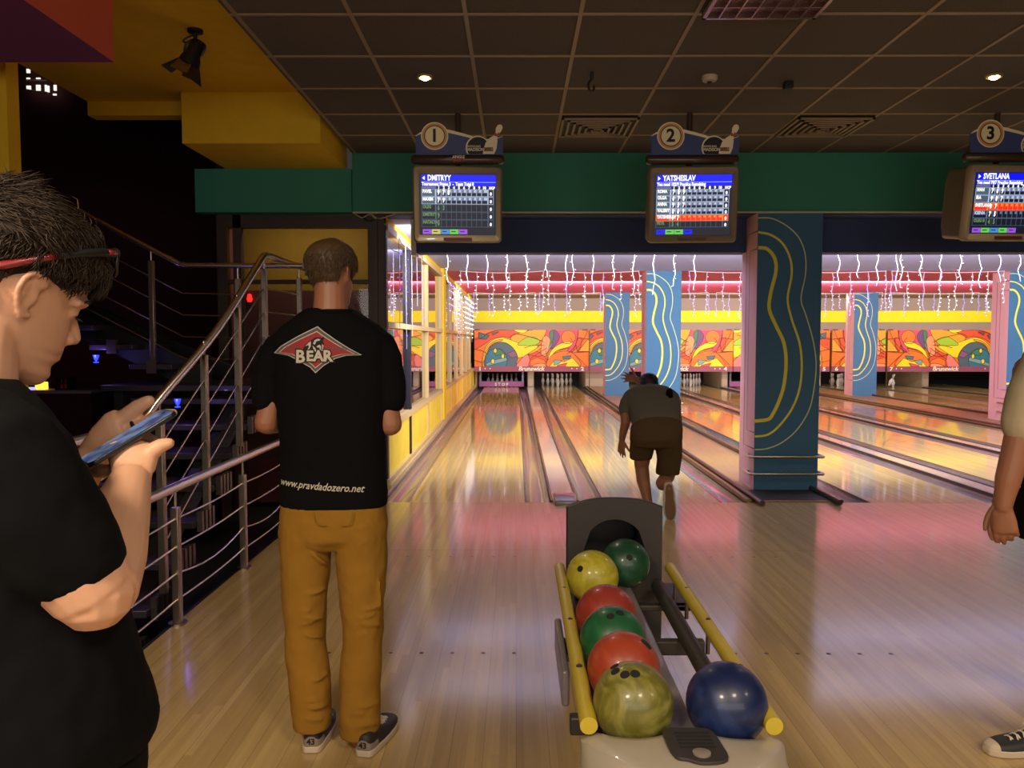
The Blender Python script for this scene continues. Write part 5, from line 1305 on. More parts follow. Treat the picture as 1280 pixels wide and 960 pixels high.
def shoe(root, heel, toe, upper, heelpatch, number=None, z=0.0, M=None, lacecol='lace'):
    """low sneaker from heel to toe on the floor (or placed by M: x right, y to the toe, z up)"""
    heel, toe = Vector(heel), Vector(toe); L = (toe - heel).length
    if M is None: M = face_matrix((heel.x, heel.y, z), Vector(((toe - heel).y, -(toe - heel).x, 0)), Vector(((toe - heel).x, (toe - heel).y, 0)))
    W = lambda t: .030 + .020 * math.sin(min(1, t / .68) * PI / 2) if t < .68 else .050 * math.sqrt(max(0.02, 1 - ((t - .68) / .335) ** 2))
    W0 = lambda t: max(.012, min(W(t), .034 * math.sqrt(max(.05, 1 - ((.09 - t) / .11) ** 2)) if t < .09 else W(t)))
    ts = [0, .03, .09, .2, .35, .5, .65, .78, .88, .95, 1.0]
    def band(z0, z1, g):
        rings = []
        for t in ts:
            w = W0(t) + g; y = -g + t * (L + 2 * g)
            rings.append([M @ Vector((-w, y, z0)), M @ Vector((w, y, z0)), M @ Vector((w, y, z1)), M @ Vector((-w, y, z1))])
        return rings
    b = MB(); b.loft(band(0.001, 0.026, 0.003)); so = b.build('sole', 'shoe_sole', root, bevel=0.004)
    H = [.075, .082, .088, .088, .078, .064, .056, .052, .047, .040, .030]
    rings = []
    for t, h in zip(ts, H):
        w = W0(t); y = t * L; ring = []
        for k in range(13):
            a = PI * k / 12; ring.append(M @ Vector((-w * math.copysign(abs(math.cos(a)) ** .7, math.cos(a)) * (1 if t > .3 else .96), y, .024 + (h - .024) * math.sin(a) ** .8)))
        rings.append(ring)
    b = MB(); b.loft(rings); b.build('upper', upper, root, smooth=60)
    b = MB(); rr = []
    for t in (0, .03, .09, .19):
        w = W0(t) * .96 + .002; ring = []
        for k in range(13):
            a = PI * k / 12; ring.append(M @ Vector((-w * math.copysign(abs(math.cos(a)) ** .7, math.cos(a)), t * L - .002 * (t == 0), .026 + (.062 - .026 + .02 * t) * math.sin(a) ** .8 * (1.02))))
        rr.append(ring)
    b.loft(rr); b.build('heel_counter', heelpatch, root, smooth=60)
    if number:
        b = MB(); b.text(number, M @ face_matrix((0, -.005, .045), (1, 0, 0), (0, 0, 1)), .030, .0008); b.build('size_number', 'print_black', root, smooth=0)
    b = MB(); rr = []
    for t in (.90, .95, .985, 1.0):
        w = W0(t) + .0015; h = {.90: .047, .95: .042, .985: .036, 1.0: .032}[t]; ring = []
        for k in range(11):
            a = PI * k / 10; ring.append(M @ Vector((-w * math.copysign(abs(math.cos(a)) ** .7, math.cos(a)), t * L + .0015, .025 + (h - .022) * math.sin(a) ** .8)))
        rr.append(ring)
    b.loft(rr); b.build('toe_cap', 'shoe_sole', root, smooth=60)
    b = MB()
    for k in range(4):
        y = (.40 + .09 * k) * L; h = .078 - .007 * k
        b.tube([M @ Vector((-.024, y, h - .012)), M @ Vector((-.008, y + .004, h + .001)), M @ Vector((.010, y + .010, h + .001)), M @ Vector((.025, y + .014, h - .014))], .003, 6)
        b.tube([M @ Vector((.024, y, h - .012)), M @ Vector((.008, y + .004, h + .002)), M @ Vector((-.010, y + .010, h + .002)), M @ Vector((-.025, y + .014, h - .014))], .003, 6)
    for s in (-1, 1): b.tube(smooth_path([M @ Vector((0, .40 * L, .083)), M @ Vector((s * .02, .37 * L, .094)), M @ Vector((s * .034, .40 * L, .082)), M @ Vector((s * .012, .41 * L, .083))], 4), .003, 6)
    b.build('laces', lacecol, root, smooth=60)

def hand(b, wrist, f, n, s, curl, spread=0.06, thumb=(0.75, 0.6, -0.25), scale=1.0, tcurl=0.4):
    """wrist point, f to the fingers, n out of the back of the hand, s to the thumb side; curl: bend per finger joint"""
    f, n, s = Vector(f).normalized(), Vector(n), Vector(s); n = (n - f * n.dot(f)).normalized(); s = f.cross(n) if f.cross(n).dot(s) > 0 else n.cross(f)
    w = Vector(wrist); S = scale
    b.body([(w - f * .01 * S, .026 * S, .020 * S, s, n), (w + f * .02 * S, .031 * S, .018 * S, s, n), (w + f * .055 * S, .039 * S, .016 * S, s, n), (w + f * .085 * S, .041 * S, .014 * S, s, n), (w + f * .100 * S, .036 * S, .011 * S, s, n)], 18, 2.3)
    for i, (o, L) in enumerate(((.030, .074), (.010, .082), (-.011, .077), (-.030, .060))):
        p = w + f * (.088 - .006 * abs(i - 1)) * S + s * o * S; d = (f + s * (1.5 - i) * spread).normalized(); pts = [p]; a = curl[i] * .8
        for q, fr in enumerate((.46, .30, .24)):
            a2 = a if q == 0 else a + curl[i] * q; dd = d * math.cos(a2) - n * math.sin(a2); pts.append(pts[-1] + dd * L * fr * S)
        limb(b, pts, [.0098 * S, .0094 * S, .0086 * S, .0072 * S], 10)
    p = w + f * .025 * S + s * .024 * S; d = (f * thumb[0] + s * thumb[1] + n * thumb[2]).normalized(); pts = [p, p + d * .040 * S]
    d2 = (d + (f * .5 - s * .5 - n * .3) * tcurl).normalized(); pts.append(pts[-1] + d2 * .032 * S); pts.append(pts[-1] + (d2 + (f * .3 - s * .5) * tcurl).normalized() * .025 * S)
    limb(b, pts, [.0150 * S, .0120 * S, .0105 * S, .0085 * S], 10)

def inner(b, neck, shoulders, pelvis, legs, r=1.0):
    '''the trunk and legs under the clothes, joining head, arms and feet into one surface'''
    limb(b, [neck, neck.lerp(pelvis, .3), neck.lerp(pelvis, .75), pelvis], [.055 * r, .085 * r, .08 * r, .085 * r], 14)
    for s_ in shoulders: limb(b, [neck.lerp(pelvis, .08), s_], [.05 * r, .048 * r], 12)
    for l_ in legs: limb(b, [pelvis] + l_, [.07 * r] + [.06 * r, .045 * r, .036 * r][:len(l_)], 12)

# ---------------------------------------------------------------- man in mustard trousers, back to us
YM = 2.95
def P(px, py, dy=0.0): return at(px, py, YM + dy)
K = P(513, 480).x - P(413, 480).x; K /= 100.0                     # metres per photograph pixel here
man = thing('person', 'man seen from behind in black T-shirt and mustard trousers, standing left of the ball return', 'person', (P(416, 600).x, 2.9, 0))
Mh = Matrix.Translation(P(414, 383, 0.0) + Vector((0.0, 0.0, 0.0))) @ Matrix.Rotation(R_(-22), 4, 'Z') @ Matrix.Rotation(R_(-4), 4, 'X')
b = MB(); head_shape(b, Mh)
limb(b, [P(413, 352, -.012), P(413, 372, -.018), P(413, 392, -.022), P(413, 405, -.02)], [.058, .059, .064, .07], 18)
for s, sh, el, wr in ((-1, (354, 440), (333, 528), (372, 525)), (1, (471, 437), (488, 530), (452, 522))):
    S_, E_, W_ = P(*sh, 0.02), P(*el, 0.0), P(*wr, 0.25)
    up = [S_, S_.lerp(E_, .5), E_]; limb(b, up, [.044, .043, .043], 14)
    limb(b, [E_, E_.lerp(W_, .35), E_.lerp(W_, .75), W_], [.045, .044, .035, .028], 14)
    hand(b, W_, (W_ - E_), ZA * .3 + Vector((s, 0, 0)), ZA, (.5, .55, .6, .65), tcurl=.6)
inner(b, P(413, 400, 0), [P(360, 432, .02), P(470, 428, .02)], P(417, 620, 0), [[P(384, 660), P(381, 770, -.03), P(389, 915, -.07)], [P(450, 660), P(454, 770, -.03), P(450, 925, -.07)]])
b.build('body', 'skin_tan', man, remesh=0.0045, relax=4)
def hl(d):
    if 30 < d < 150: return .19 if 45 < d < 135 else .15
    a = min(abs(d), abs(d - 360), abs(d - 180))
    return .150 if a < 15 else (.150 - .110 * min(1, (a - 15) / 24))
b = MB(); hair_cap(b, Mh, hl, lambda d, z: .0015 + .011 * max(0, min(1, (z - .06) / .10)), 3, 4200, lambda d, z: .010 if z < .13 else .030,
                   lambda d, z: (0.15, 0.0, -1) if z < .19 else (math.cos(R_(d)), math.sin(R_(d)), -.3), lift=.0012, rad=.0007)
b.build('hair', 'hair_light', man, smooth=180)
b = MB()
b.body([(P(413, 386, -.012), 28 * K, .068, XA, YA), (P(413, 394, -.01), 39 * K, .082, XA, YA), (P(414, 406, 0), 58 * K, .096, XA, YA), (P(414, 420, 0), 73 * K, .108, XA, YA), (P(414, 445, 0), 75 * K, .120, XA, YA), (P(415, 475, 0), 73 * K, .126, XA, YA), (P(416, 510, 0), 68.5 * K, .124, XA, YA),
        (P(417, 550, 0), 66 * K, .120, XA, YA), (P(417, 590, 0), 66 * K, .124, XA, YA), (P(417.5, 615, 0), 67 * K, .130, XA, YA), (P(418, 630, 0), 67 * K, .130, XA, YA)], 28, 2.4)
limb(b, [P(366, 424, 0), P(350, 436, 0), P(341, 452, 0), P(334, 475, 0), P(331.5, 499, 0)], [.058, .060, .060, .055, .050], 18)
limb(b, [P(460, 420, 0), P(473, 431, 0), P(481, 448, 0), P(486, 472, 0), P(488.5, 500, 0)], [.058, .061, .062, .060, .056], 18)
shirt = b.build('t_shirt', 'cloth_black', man, remesh=0.008, relax=5); folds(shirt, 0.014)
b = MB(); b.tube([P(413 + 27 * math.cos(a), 389, -.012 + .072 * math.sin(a)) for a in [2 * PI * k / 28 for k in range(28)]], .008, 8, closed=True); b.build('collar', 'cloth_black', man, smooth=180)
b = MB()
b.body([(P(417, 598), 62 * K, .112, XA, YA), (P(417, 620), 64 * K, .120, XA, YA), (P(416, 645), 67 * K, .130, XA, YA), (P(416, 668), 68 * K, .125, XA, YA), (P(416, 682), 60 * K, .09, XA, YA)], 26, 2.5)
for rows in ([(650, 383, 33, .118), (675, 382, 33.5, .110), (700, 382, 32, .100), (740, 381, 28.5, .088), (780, 381, 26, .078), (820, 384, 26, .075), (860, 387, 26, .076), (890, 389, 25.5, .077), (908, 389.5, 24.5, .074)],
             [(650, 451, 33, .118), (675, 451, 33.5, .110), (700, 452, 32, .100), (740, 453, 28.5, .088), (780, 454, 25.5, .078), (820, 452, 25.5, .075), (860, 450, 25.5, .076), (895, 449.5, 25.5, .077), (918, 449, 24.5, .074)]):
    b.body([(P(cx, py, -.08 * (py - 650) / 260), hw * K * .985, d, XA, YA) for py, cx, hw, d in rows], 22, 2.1)
LEGS = ([(650, 383, 33, .118), (700, 382, 32, .100), (740, 381, 28.5, .088), (780, 381, 26, .078), (820, 384, 26, .075), (908, 389.5, 24.5, .074)], [(650, 451, 33, .118), (700, 452, 32, .100), (740, 453, 28.5, .088), (780, 454, 25.5, .078), (820, 452, 25.5, .075), (918, 449, 24.5, .074)])
def crease(leg, y0, y1, u0, u1, r=.0075):
    pts = []
    for k in range(7):
        t = k / 6; y = y0 + (y1 - y0) * t; u = u0 + (u1 - u0) * t; rows = LEGS[leg]
        for i in range(len(rows) - 1):
            if rows[i][0] <= y <= rows[i + 1][0]: break
        f = (y - rows[i][0]) / (rows[i + 1][0] - rows[i][0]); cx, hw, d = [rows[i][j] + (rows[i + 1][j] - rows[i][j]) * f for j in (1, 2, 3)]
        pts.append(P(cx + u * hw, y + 2 * math.sin(PI * t), -.08 * (y - 650) / 260 - d * math.sqrt(max(0, 1 - u * u)) * .97))
    b.tube(pts, [r * (.35 + .65 * math.sin(PI * k / 6)) for k in range(7)], 6)
for lg in (0, 1):
    sg_ = 1 if lg == 0 else -1
    for y0, y1, u0, u1, r in ((676, 668, .95, .1, .010), (690, 676, .95, -.2, .009), (706, 690, .9, .2, .007), (662, 657, .8, -.3, .008), (756, 764, -.9, .3, .008), (768, 772, -.6, .9, .009), (781, 776, -.9, .5, .008), (792, 796, -.2, .95, .007), (742, 736, .1, .95, .006), (870, 876, -.95, .4, .008), (884, 880, -.3, .95, .009), (895, 899, -.95, .6, .009), (850, 842, .2, .95, .006), (725, 760, -.75, -.85, .006)):
        crease(lg, y0 + (8 if lg and y0 > 850 else 0), y1 + (8 if lg and y0 > 850 else 0), u0 * sg_, u1 * sg_, r)
tr = b.build('trousers', 'cloth_mustard', man, remesh=0.0065, relax=3); folds(tr, 0.018)
b = MB(); b.tube(smooth_path([P(392, 640, -.125), P(396, 655, -.133), P(408, 657, -.133)], 4), .0016, 5); b.tube(smooth_path([P(442, 640, -.125), P(438, 655, -.133), P(426, 657, -.133)], 4), .0016, 5); b.build('pocket_seam', 'cloth_mustard', man)
def mean_foot(hpx, tpx):
    h, t = fl(*hpx), fl(*tpx); d = (t - h).normalized(); return h, h + d * .285
for hp, tp in (((389, 942), (411, 893)), ((454, 947), (486, 905))):
    h, t = mean_foot(hp, tp); shoe(man, h, t, 'shoe_dark', 'shoe_heel', '43')
# printed back of the shirt
def stamp(name, shapes, mats, fn=None):
    """shapes: (points px on the shirt, material, layer)"""
    dg = bpy.context.evaluated_depsgraph_get(); ev = shirt.evaluated_get(dg); me = ev.to_mesh(); off = _off[man.name]
    tree = BVHTree.FromPolygons([v.co + off for v in me.vertices], [list(p.vertices) for p in me.polygons]); ev.to_mesh_clear()
    B = MB()
    for pts, m, lay in shapes:
        t = MB(); t.m(m)
        if callable(pts): pts(t)
        else: t.poly(pts)
        bmesh.ops.triangulate(t.bm, faces=t.bm.faces[:])
        for _ in range(5):
            le = [e for e in t.bm.edges if e.calc_length() > .012]
            if not le: break
            bmesh.ops.subdivide_edges(t.bm, edges=le, cuts=1); bmesh.ops.triangulate(t.bm, faces=[f for f in t.bm.faces if len(f.verts) > 3])
        for v in t.bm.verts:
            h = tree.ray_cast(Vector((v.co.x, v.co.y - .6, v.co.z)), YA)
            if h[0] is not None: v.co.y = h[0].y - .0016 - .0006 * lay
        mt = bpy.data.meshes.new('t'); t.bm.to_mesh(mt); t.bm.free(); n0 = len(B.bm.faces); B.bm.from_mesh(mt); bpy.data.meshes.remove(mt)
    return B.build(name, mats, man, smooth=0, recalc=False)
O_ = P(394.5, 437, -.12); kk = K * 130 / 1280
def U(x, y): return Vector((O_.x + (x - 645) * kk, O_.y, O_.z + (368 - y) * kk))
DIA = [(652, 92), (720, 145), (900, 265), (1050, 360), (1180, 432), (1000, 440), (880, 475), (740, 560), (642, 645), (580, 580), (440, 500), (300, 435), (105, 410), (200, 330), (420, 210), (580, 130)]
def dia(k, ky=None): return [U(640 + (x - 640) * k, 368 + (y - 368) * (ky or k)) for x, y in DIA]
bear = [(480, 470), (490, 370), (520, 310), (565, 275), (600, 250), (622, 232), (650, 222), (690, 224), (712, 232), (735, 214), (748, 236), (728, 262), (744, 300), (742, 350), (738, 392), (720, 398), (700, 470), (640, 520)]
sh = [(dia(1.0), 0, 0), (dia(.965, .95), 1, 1), (dia(.86, .80), 0, 2), (dia(.83, .755), 2, 3), ([U(*p) for p in bear], 3, 4)]
for pts in ([(612, 300), (630, 258), (665, 240), (700, 246), (690, 262), (655, 268), (636, 310)], [(610, 320), (640, 350), (660, 390), (650, 402), (622, 370)], [(655, 330), (690, 310), (712, 330), (706, 380), (694, 388), (690, 340), (670, 345)], [(520, 330), (560, 288), (590, 270), (586, 330), (560, 386), (540, 380), (566, 340), (560, 312)], [(720, 300), (740, 320), (732, 385), (716, 384), (724, 340)]):
    sh.append(([U(*p) for p in pts], 0, 5))
for ch, x, y, s_ in (('B', 462, 455, 1.25), ('E', 578, 448, 1.0), ('A', 680, 448, 1.05), ('R', 790, 448, 1.1)):
    for m_, lay, bo in ((3, 6, .006), (0, 7, .002)):
        sh.append(((lambda t, ch=ch, x=x, y=y, s_=s_, bo=bo: t.text(ch, face_matrix(U(x, y), (1, 0, 0), (0, 0, 1)), 165 * kk * s_, bo, res=2)), m_, lay))
sh.append(((lambda t: t.text('POLAR', face_matrix(U(368, 352), (1, 0, 0), (0, 0, 1)), 55 * kk, .0004, res=2)), 1, 5)); sh.append(((lambda t: t.text('CLOTHING', face_matrix(U(880, 358), (1, 0, 0), (0, 0, 1)), 50 * kk, .0004, res=2)), 1, 5))
stamp('back_print', sh, ['print_white', 'print_grey', 'print_red', 'print_black'])
stamp('hem_print', [((lambda t: t.text('www.pravdadozero.net', face_matrix(P(399, 608, -.12), (1, 0, -.075), (0, 0, 1)), .038, .0004, res=2, shear=.4, width=.86)), 0, 0)], ['print_white'])

# ---------------------------------------------------------------- young man at the left with a phone
lad = thing('person', 'young man in black T-shirt looking down at a phone at the left edge', 'person', (-0.68, 1.1, 0))
earpt = at(39.8, 369.7, 1.08)
HM = Matrix.Rotation(R_(-32.9), 4, 'Z') @ Matrix.Rotation(R_(-19.9), 4, 'X') @ Matrix.Rotation(R_(11.55), 4, 'Y')
Mh2 = Matrix.Translation(earpt - (HM @ Vector((.080, -.006, .122)))) @ HM
LB = R_(-46); LF = Vector((-math.sin(LB), math.cos(LB), 0)); LR = Vector((math.cos(LB), math.sin(LB), 0))   # chest direction and right-hand side
def Q(px, py, y): return at(px, py, y + .05)
b = MB(); head_shape(b, Mh2)
NB = Vector((-.745, 1.065, 1.425))
nb = Mh2 @ Vector((0, -.03, .075))
limb(b, [nb, nb.lerp(NB, .5), NB, NB - ZA * .05], [.060, .061, .068, .078], 20)
# near (right) arm
SH, EL, WR = Vector((-.614, .928, 1.365)), at(118, 738, .985), Q(163, 601, 1.15)
limb(b, [SH, SH.lerp(EL, .5), SH.lerp(EL, .85), EL], [.062, .060, .056, .052], 18)
limb(b, [EL, EL.lerp(WR, .3), EL.lerp(WR, .7), WR], [.052, .051, .040, .030], 18)
b.body([(WR, .030, .023, XA, (WR - EL).normalized().cross(XA)), (Q(166, 586, 1.168), .034, .022, XA, ZA * .6 - YA * .8), (Q(166, 568, 1.185), .040, .022, XA, ZA * .6 - YA * .8), (Q(165, 556, 1.20), .036, .018, XA, ZA * .6 - YA * .8)], 18, 2.2)
limb(b, [Q(178, 574, 1.178), Q(192, 563, 1.182), Q(203, 556, 1.186), Q(211, 554, 1.19)], [.016, .0135, .0115, .0095], 12)      # thumb along the phone's near edge
for k, (x, y) in enumerate(((150, 556), (158, 551), (166, 549), (174, 549))):                                           # fingers folded under the phone
    limb(b, [Q(x, y + 9, 1.20), Q(x + 6, y + 10, 1.232), Q(x + 20, y + 9, 1.250), Q(x + 27, y + 5, 1.256)], [.0105, .010, .009, .0078], 10)
# far (left) arm
SL, EL2, WL = Vector((-.876, 1.20, 1.362)), Vector((-.83, 1.34, 1.12)), Q(112, 576, 1.262)
limb(b, [SL, SL.lerp(EL2, .5), EL2], [.060, .054, .046], 16)
limb(b, [EL2, EL2.lerp(WL, .4), EL2.lerp(WL, .8), WL], [.046, .043, .033, .029], 16)
b.body([(WL, .028, .021, (ZA + XA * -.6).normalized(), YA), (Q(128, 556, 1.262), .032, .021, (ZA + XA * -.6).normalized(), YA), (Q(146, 540, 1.265), .036, .020, (ZA + XA * -.6).normalized(), YA), (Q(156, 532, 1.268), .032, .017, (ZA + XA * -.6).normalized(), YA)], 18, 2.2)
limb(b, [Q(146, 530, 1.27), Q(160, 519, 1.272), Q(172, 509, 1.274), Q(186, 501, 1.275)], [.0165, .0145, .0130, .0105], 12)     # thumb up
limb(b, [Q(160, 539, 1.268), Q(180, 529, 1.276), Q(200, 519, 1.284), Q(216, 516, 1.29)], [.0115, .0108, .0098, .0082], 12)     # index along the far edge
for k in range(2): limb(b, [Q(152 - 8 * k, 548 + 6 * k, 1.262), Q(164 - 8 * k, 550 + 6 * k, 1.275), Q(184 - 10 * k, 546 + 5 * k, 1.272), Q(192 - 10 * k, 550 + 5 * k, 1.252)], [.0108, .010, .009, .008], 10)
limb(b, [Q(112, 580, 1.245), Q(119, 588, 1.215), Q(130, 589, 1.19), Q(143, 588, 1.178)], [.0125, .0125, .0115, .010], 12)       # little finger under the lower corner
LC0 = Vector((-.70, 1.11, 0)); inner(b, NB, [SH - LR * .03, SL + LR * .03], LC0 + ZA * .92, [[LC0 + LR * (q * .09) + ZA * .8, LC0 + LR * (q * .1) + ZA * .45, LC0 + LR * (q * .1) - LF * .01 + ZA * .08] for q in (-1, 1)])
b.build('body', 'skin_fair', lad, remesh=0.0032, relax=5)
b = MB()
for s in (-1, 1):
    b.tube([Mh2 @ Vector((s * .020, .0815, .1175)), Mh2 @ Vector((s * .031, .0835, .1155)), Mh2 @ Vector((s * .042, .078, .1175))], [.001, .0018, .001], 6)
    for k in range(5): b.tube([Mh2 @ Vector((s * (.022 + .005 * k), .083, .1165)), Mh2 @ Vector((s * (.024 + .0055 * k), .089, .1125))], [.0008, .0003], 4)
b.build('eyelashes', 'eye_dark', lad, smooth=180)
b = MB(); rnd = random.Random(5)
for s in (-1, 1):
    for k in range(40):
        t = k / 40; p = Vector((s * (.014 + .042 * t), .0965 - .024 * t * t, .1405 + .004 * math.sin(PI * t))) + Vector((0, 0, rnd.uniform(-.003, .003)))
        b.tube([Mh2 @ p, Mh2 @ (p + Vector((s * .009, -.002, rnd.uniform(-.001, .003))))], [.0010, .0004], 4)
b.build('eyebrows', 'hair_dark', lad, smooth=180)
def hl2(d):
    if d > 180: d -= 360
    a = abs(d) if d > -90 and d < 90 else 180 - abs(d)
    if 90 - a < 42 and d > 0: return .182
    if 0 < d < 180: return .182 - .036 * min(1, (48 - a) / 14) if a > 34 else (.146 if a > 22 else .156)
    return .158 if a < 14 else (.135 if a < 24 else (.100 if a < 40 else .045))
b = MB(); hair_cap(b, Mh2, hl2, lambda d, z: .004 + .024 * max(0, min(1, (z - .15) / .07)) , 9, 6500, lambda d, z: .011 if z < .165 else (.020 if z < .19 else .040),
                   lambda d, z: (0, -.25 if d > 180 else .2, -1) if z < .185 else (math.cos(R_(d)) * .3 + .25, .85, -.15), lift=.006, rad=.0009)
rnd = random.Random(21)
for k in range(700):                                                 # forelock falling over the brow
    x = rnd.uniform(-.055, .068); p = Vector((x, .070 + rnd.uniform(-.012, .02) - abs(x) * .28, .200 + rnd.uniform(-.012, .014)))
    q = Vector((x + rnd.uniform(-.006, .010), .105 - abs(x) * .34 + rnd.uniform(-.004, .008), .176 + rnd.uniform(-.016, .008)))
    b.tube([Mh2 @ p, Mh2 @ (p.lerp(q, .5) + Vector((0, .010, .008))), Mh2 @ q, Mh2 @ (q + Vector((rnd.uniform(-.004, .004), -.003, -.012)))], [.0009, .0012, .0009, .0002], 3)
for k in range(90):                                                  # tousled crown
    a = rnd.uniform(0, 2 * PI); r = rnd.uniform(0, .05); p = Vector((r * math.cos(a), -.035 + r * math.sin(a), .243)); d = Vector((rnd.gauss(0, .5), rnd.gauss(-.2, .6), 1)).normalized() * rnd.uniform(.012, .034)
    b.tube([Mh2 @ p, Mh2 @ (p + d * .6), Mh2 @ (p + d + Vector((rnd.gauss(0, .006), rnd.gauss(0, .006), 0)))], [.0018, .0013, .0003], 3)
b.build('hair', 'hair_dark', lad, smooth=180)
b = MB()
tor = [(1.448, .070, .066), (1.432, .098, .078), (1.405, .150, .098), (1.37, .192, .115), (1.30, .205, .128), (1.20, .206, .140), (1.10, .208, .150), (1.02, .212, .160), (.965, .216, .165), (.935, .205, .158)]
def TC(z): t = min(1, max(0, (1.40 - z) / .42)); return Vector((-.748 + .048 * t, 1.07 + .04 * t, z))
b.body([(TC(z), hx, hy, LR, LF) for z, hx, hy in tor], 30, 2.25)
HE = SH.lerp(EL, .74); limb(b, [SH - LR * .05 + ZA * .02, SH + LR * .002, SH.lerp(EL, .30), SH.lerp(EL, .55), HE], [.060, .071, .074, .071, .066], 20)
HE2 = SL.lerp(EL2, .75); limb(b, [SL + LR * .04, SL.lerp(EL2, .4), HE2], [.070, .074, .064], 18)
sh2 = b.build('t_shirt', 'cloth_black', lad, remesh=0.007, relax=5); folds(sh2, 0.016)
b = MB(); b.tube([NB + LR * (.074 * math.cos(a)) + LF * (.070 * math.sin(a)) + ZA * (.016 - .012 * math.sin(a)) for a in [2 * PI * k / 28 for k in range(28)]], .008, 8, closed=True); b.build('collar', 'cloth_black', lad, smooth=180)
b = MB()
LC = Vector((-.70, 1.11, 0))
b.body([(LC + ZA * z, hx, hy, LR, LF) for z, hx, hy in ((1.0, .175, .14), (.95, .185, .145), (.88, .190, .148), (.82, .187, .14), (.78, .15, .11))], 26, 2.3)
for s in (-1, 1):
    b.body([(LC + LR * (s * dy) + LF * dx + ZA * z, hy, hx, LR, LF) for z, dx, dy, hx, hy in ((.86, 0, .09, .125, .095), (.75, .005, .095, .11, .088), (.5, .01, .10, .085, .075), (.3, -.005, .10, .078, .07), (.08, -.01, .10, .075, .068))], 20)
t2 = b.build('trousers', 'cloth_dark', lad, remesh=0.010, relax=4); folds(t2, 0.016)
for s in (-1, 1): hh_ = LC + LR * (s * .10) - LF * .075; tt_ = hh_ + LF * .285 + LR * (s * .02); shoe(lad, hh_, tt_, 'shoe_dark', 'shoe_heel')
# ring
b = MB(); rp = Q(169, 534.5, 1.2725); rd = (Q(180, 529, 1.276) - Q(160, 539, 1.268)).normalized(); u_ = rd.orthogonal().normalized(); v_ = rd.cross(u_)
b.tube([rp + (u_ * math.cos(a) + v_ * math.sin(a)) * .0122 for a in [2 * PI * k / 20 for k in range(20)]], .0032, 8, closed=True)
o = b.build('finger_ring', 'plastic_black', None, smooth=180); tag(o, 'dark ring on the index finger along the phone edge', 'ring')
# phone
mat('phone_body', (24, 24, 30), 0.3, coat=0.5)
def phone_screen():
    m = glow('phone_screen', (96, 140, 196), 0.55); nt = m.node_tree; N = nt.nodes; L = nt.links; bb = N['Principled BSDF']
    tc = N.new('ShaderNodeTexCoord'); nz = N.new('ShaderNodeTexNoise'); nz.inputs['Scale'].default_value = 34; nz.inputs['Detail'].default_value = 2; L.new(tc.outputs['Object'], nz.inputs['Vector'])
    r = N.new('ShaderNodeValToRGB'); e = r.color_ramp.elements; e[0].position = .38; e[0].color = (*lin((58, 84, 150)), 1); e[1].position = .62; e[1].color = (*lin((128, 160, 214)), 1); k = e.new(.5); k.color = (*lin((108, 124, 140)), 1)
    L.new(nz.outputs['Fac'], r.inputs['Fac']); L.new(r.outputs['Color'], bb.inputs['Emission Color'])
phone_screen()
A_, B_, D_ = Q(207, 518, 1.27), Q(228, 521, 1.205), Q(133, 573, 1.16)
u = (B_ - A_).normalized(); v = (A_ - D_); v = (v - u * v.dot(u)).normalized()
Mp = face_matrix(A_ + u * .037 - v * .074, u, v) @ Matrix.Translation((0, 0, .0065))
ph = thing('smartphone', 'dark smartphone with a bluish lit screen in the young man\'s hands', 'phone', Mp.translation)
b = MB(); pts = [(sx * .0365 + cx, sy * .074 + cy) for sx, sy, cx, cy in ((-1, -1, .008, 0), (1, -1, -.008, 0), (1, -1, 0, .008), (1, 1, 0, -.008), (1, 1, -.008, 0), (-1, 1, .008, 0), (-1, 1, 0, -.008), (-1, -1, 0, .008))]
b.prism(pts, Mp @ Matrix.Translation((0, 0, -.004)), .008); b.build('case', 'phone_body', ph, bevel=.002)
b = MB(); b.prism([(x * .93, y * .96) for x, y in pts], Mp @ Matrix.Translation((0, 0, .004)), .0007); b.build('screen', 'phone_screen', ph, smooth=0)
b = MB(); b.lathe([(0, 0), (.003, 0), (.003, .0005), (0, .0006)], 12, Mp @ Matrix.Translation((0, .064, .0047))); b.build('camera_hole', 'plastic_black', ph, smooth=0)
# sunglasses pushed up on the hair
sg = thing('sunglasses', 'red and black sunglasses pushed up on the young man\'s hair', 'sunglasses', Mh2 @ Vector((0, .08, .2)))
mat('glasses_red', (130, 28, 32), 0.35, coat=0.4)
glow_m = mat('glasses_lens', (208, 190, 130), 0.06, metal=0.9)
def HP(x, y, z): return Mh2 @ Vector((x, y, z))
for s in (-1, 1):
    arm = [(s * .081, -.062, .140), (s * .089, -.02, .172), (s * .091, .02, .198), (s * .083, .053, .214), (s * .068, .078, .222)]
    ap = smooth_path([HP(*p) for p in arm], 5); k = int(len(ap) * .36)
    b = MB(); b.tube(ap[:k + 1], [.003] + [.0042] * (k), 8, flat=1.3); b.build('temple_tip', 'glasses_red', sg, smooth=180)
    b = MB(); b.tube(ap[k:], .0042, 8, flat=1.5); b.build('temple', 'plastic_black', sg, smooth=180)
    b = MB(); b.tube([HP(s * .078, .062, .218), HP(s * .066, .080, .222)], .0052, 8); b.build('hinge', 'glasses_red', sg, smooth=180)
    rim = [HP(s * (.036 + .031 * math.cos(a)), .098 - .012 * abs(math.cos(a)) ** 2 * (1 if math.cos(a) > 0 else .1) - .006 * math.sin(a), .212 + .019 * math.sin(a)) for a in [2 * PI * k / 20 for k in range(20)]]
    b = MB(); b.loft([rim, [p + (Mh2.to_3x3() @ Vector((0, .003, 0))) for p in rim]]); b.build('lens', 'glasses_lens', sg, smooth=0)
    b = MB(); b.tube(rim, .0026, 6, closed=True); b.build('rim', 'plastic_black', sg, smooth=180)
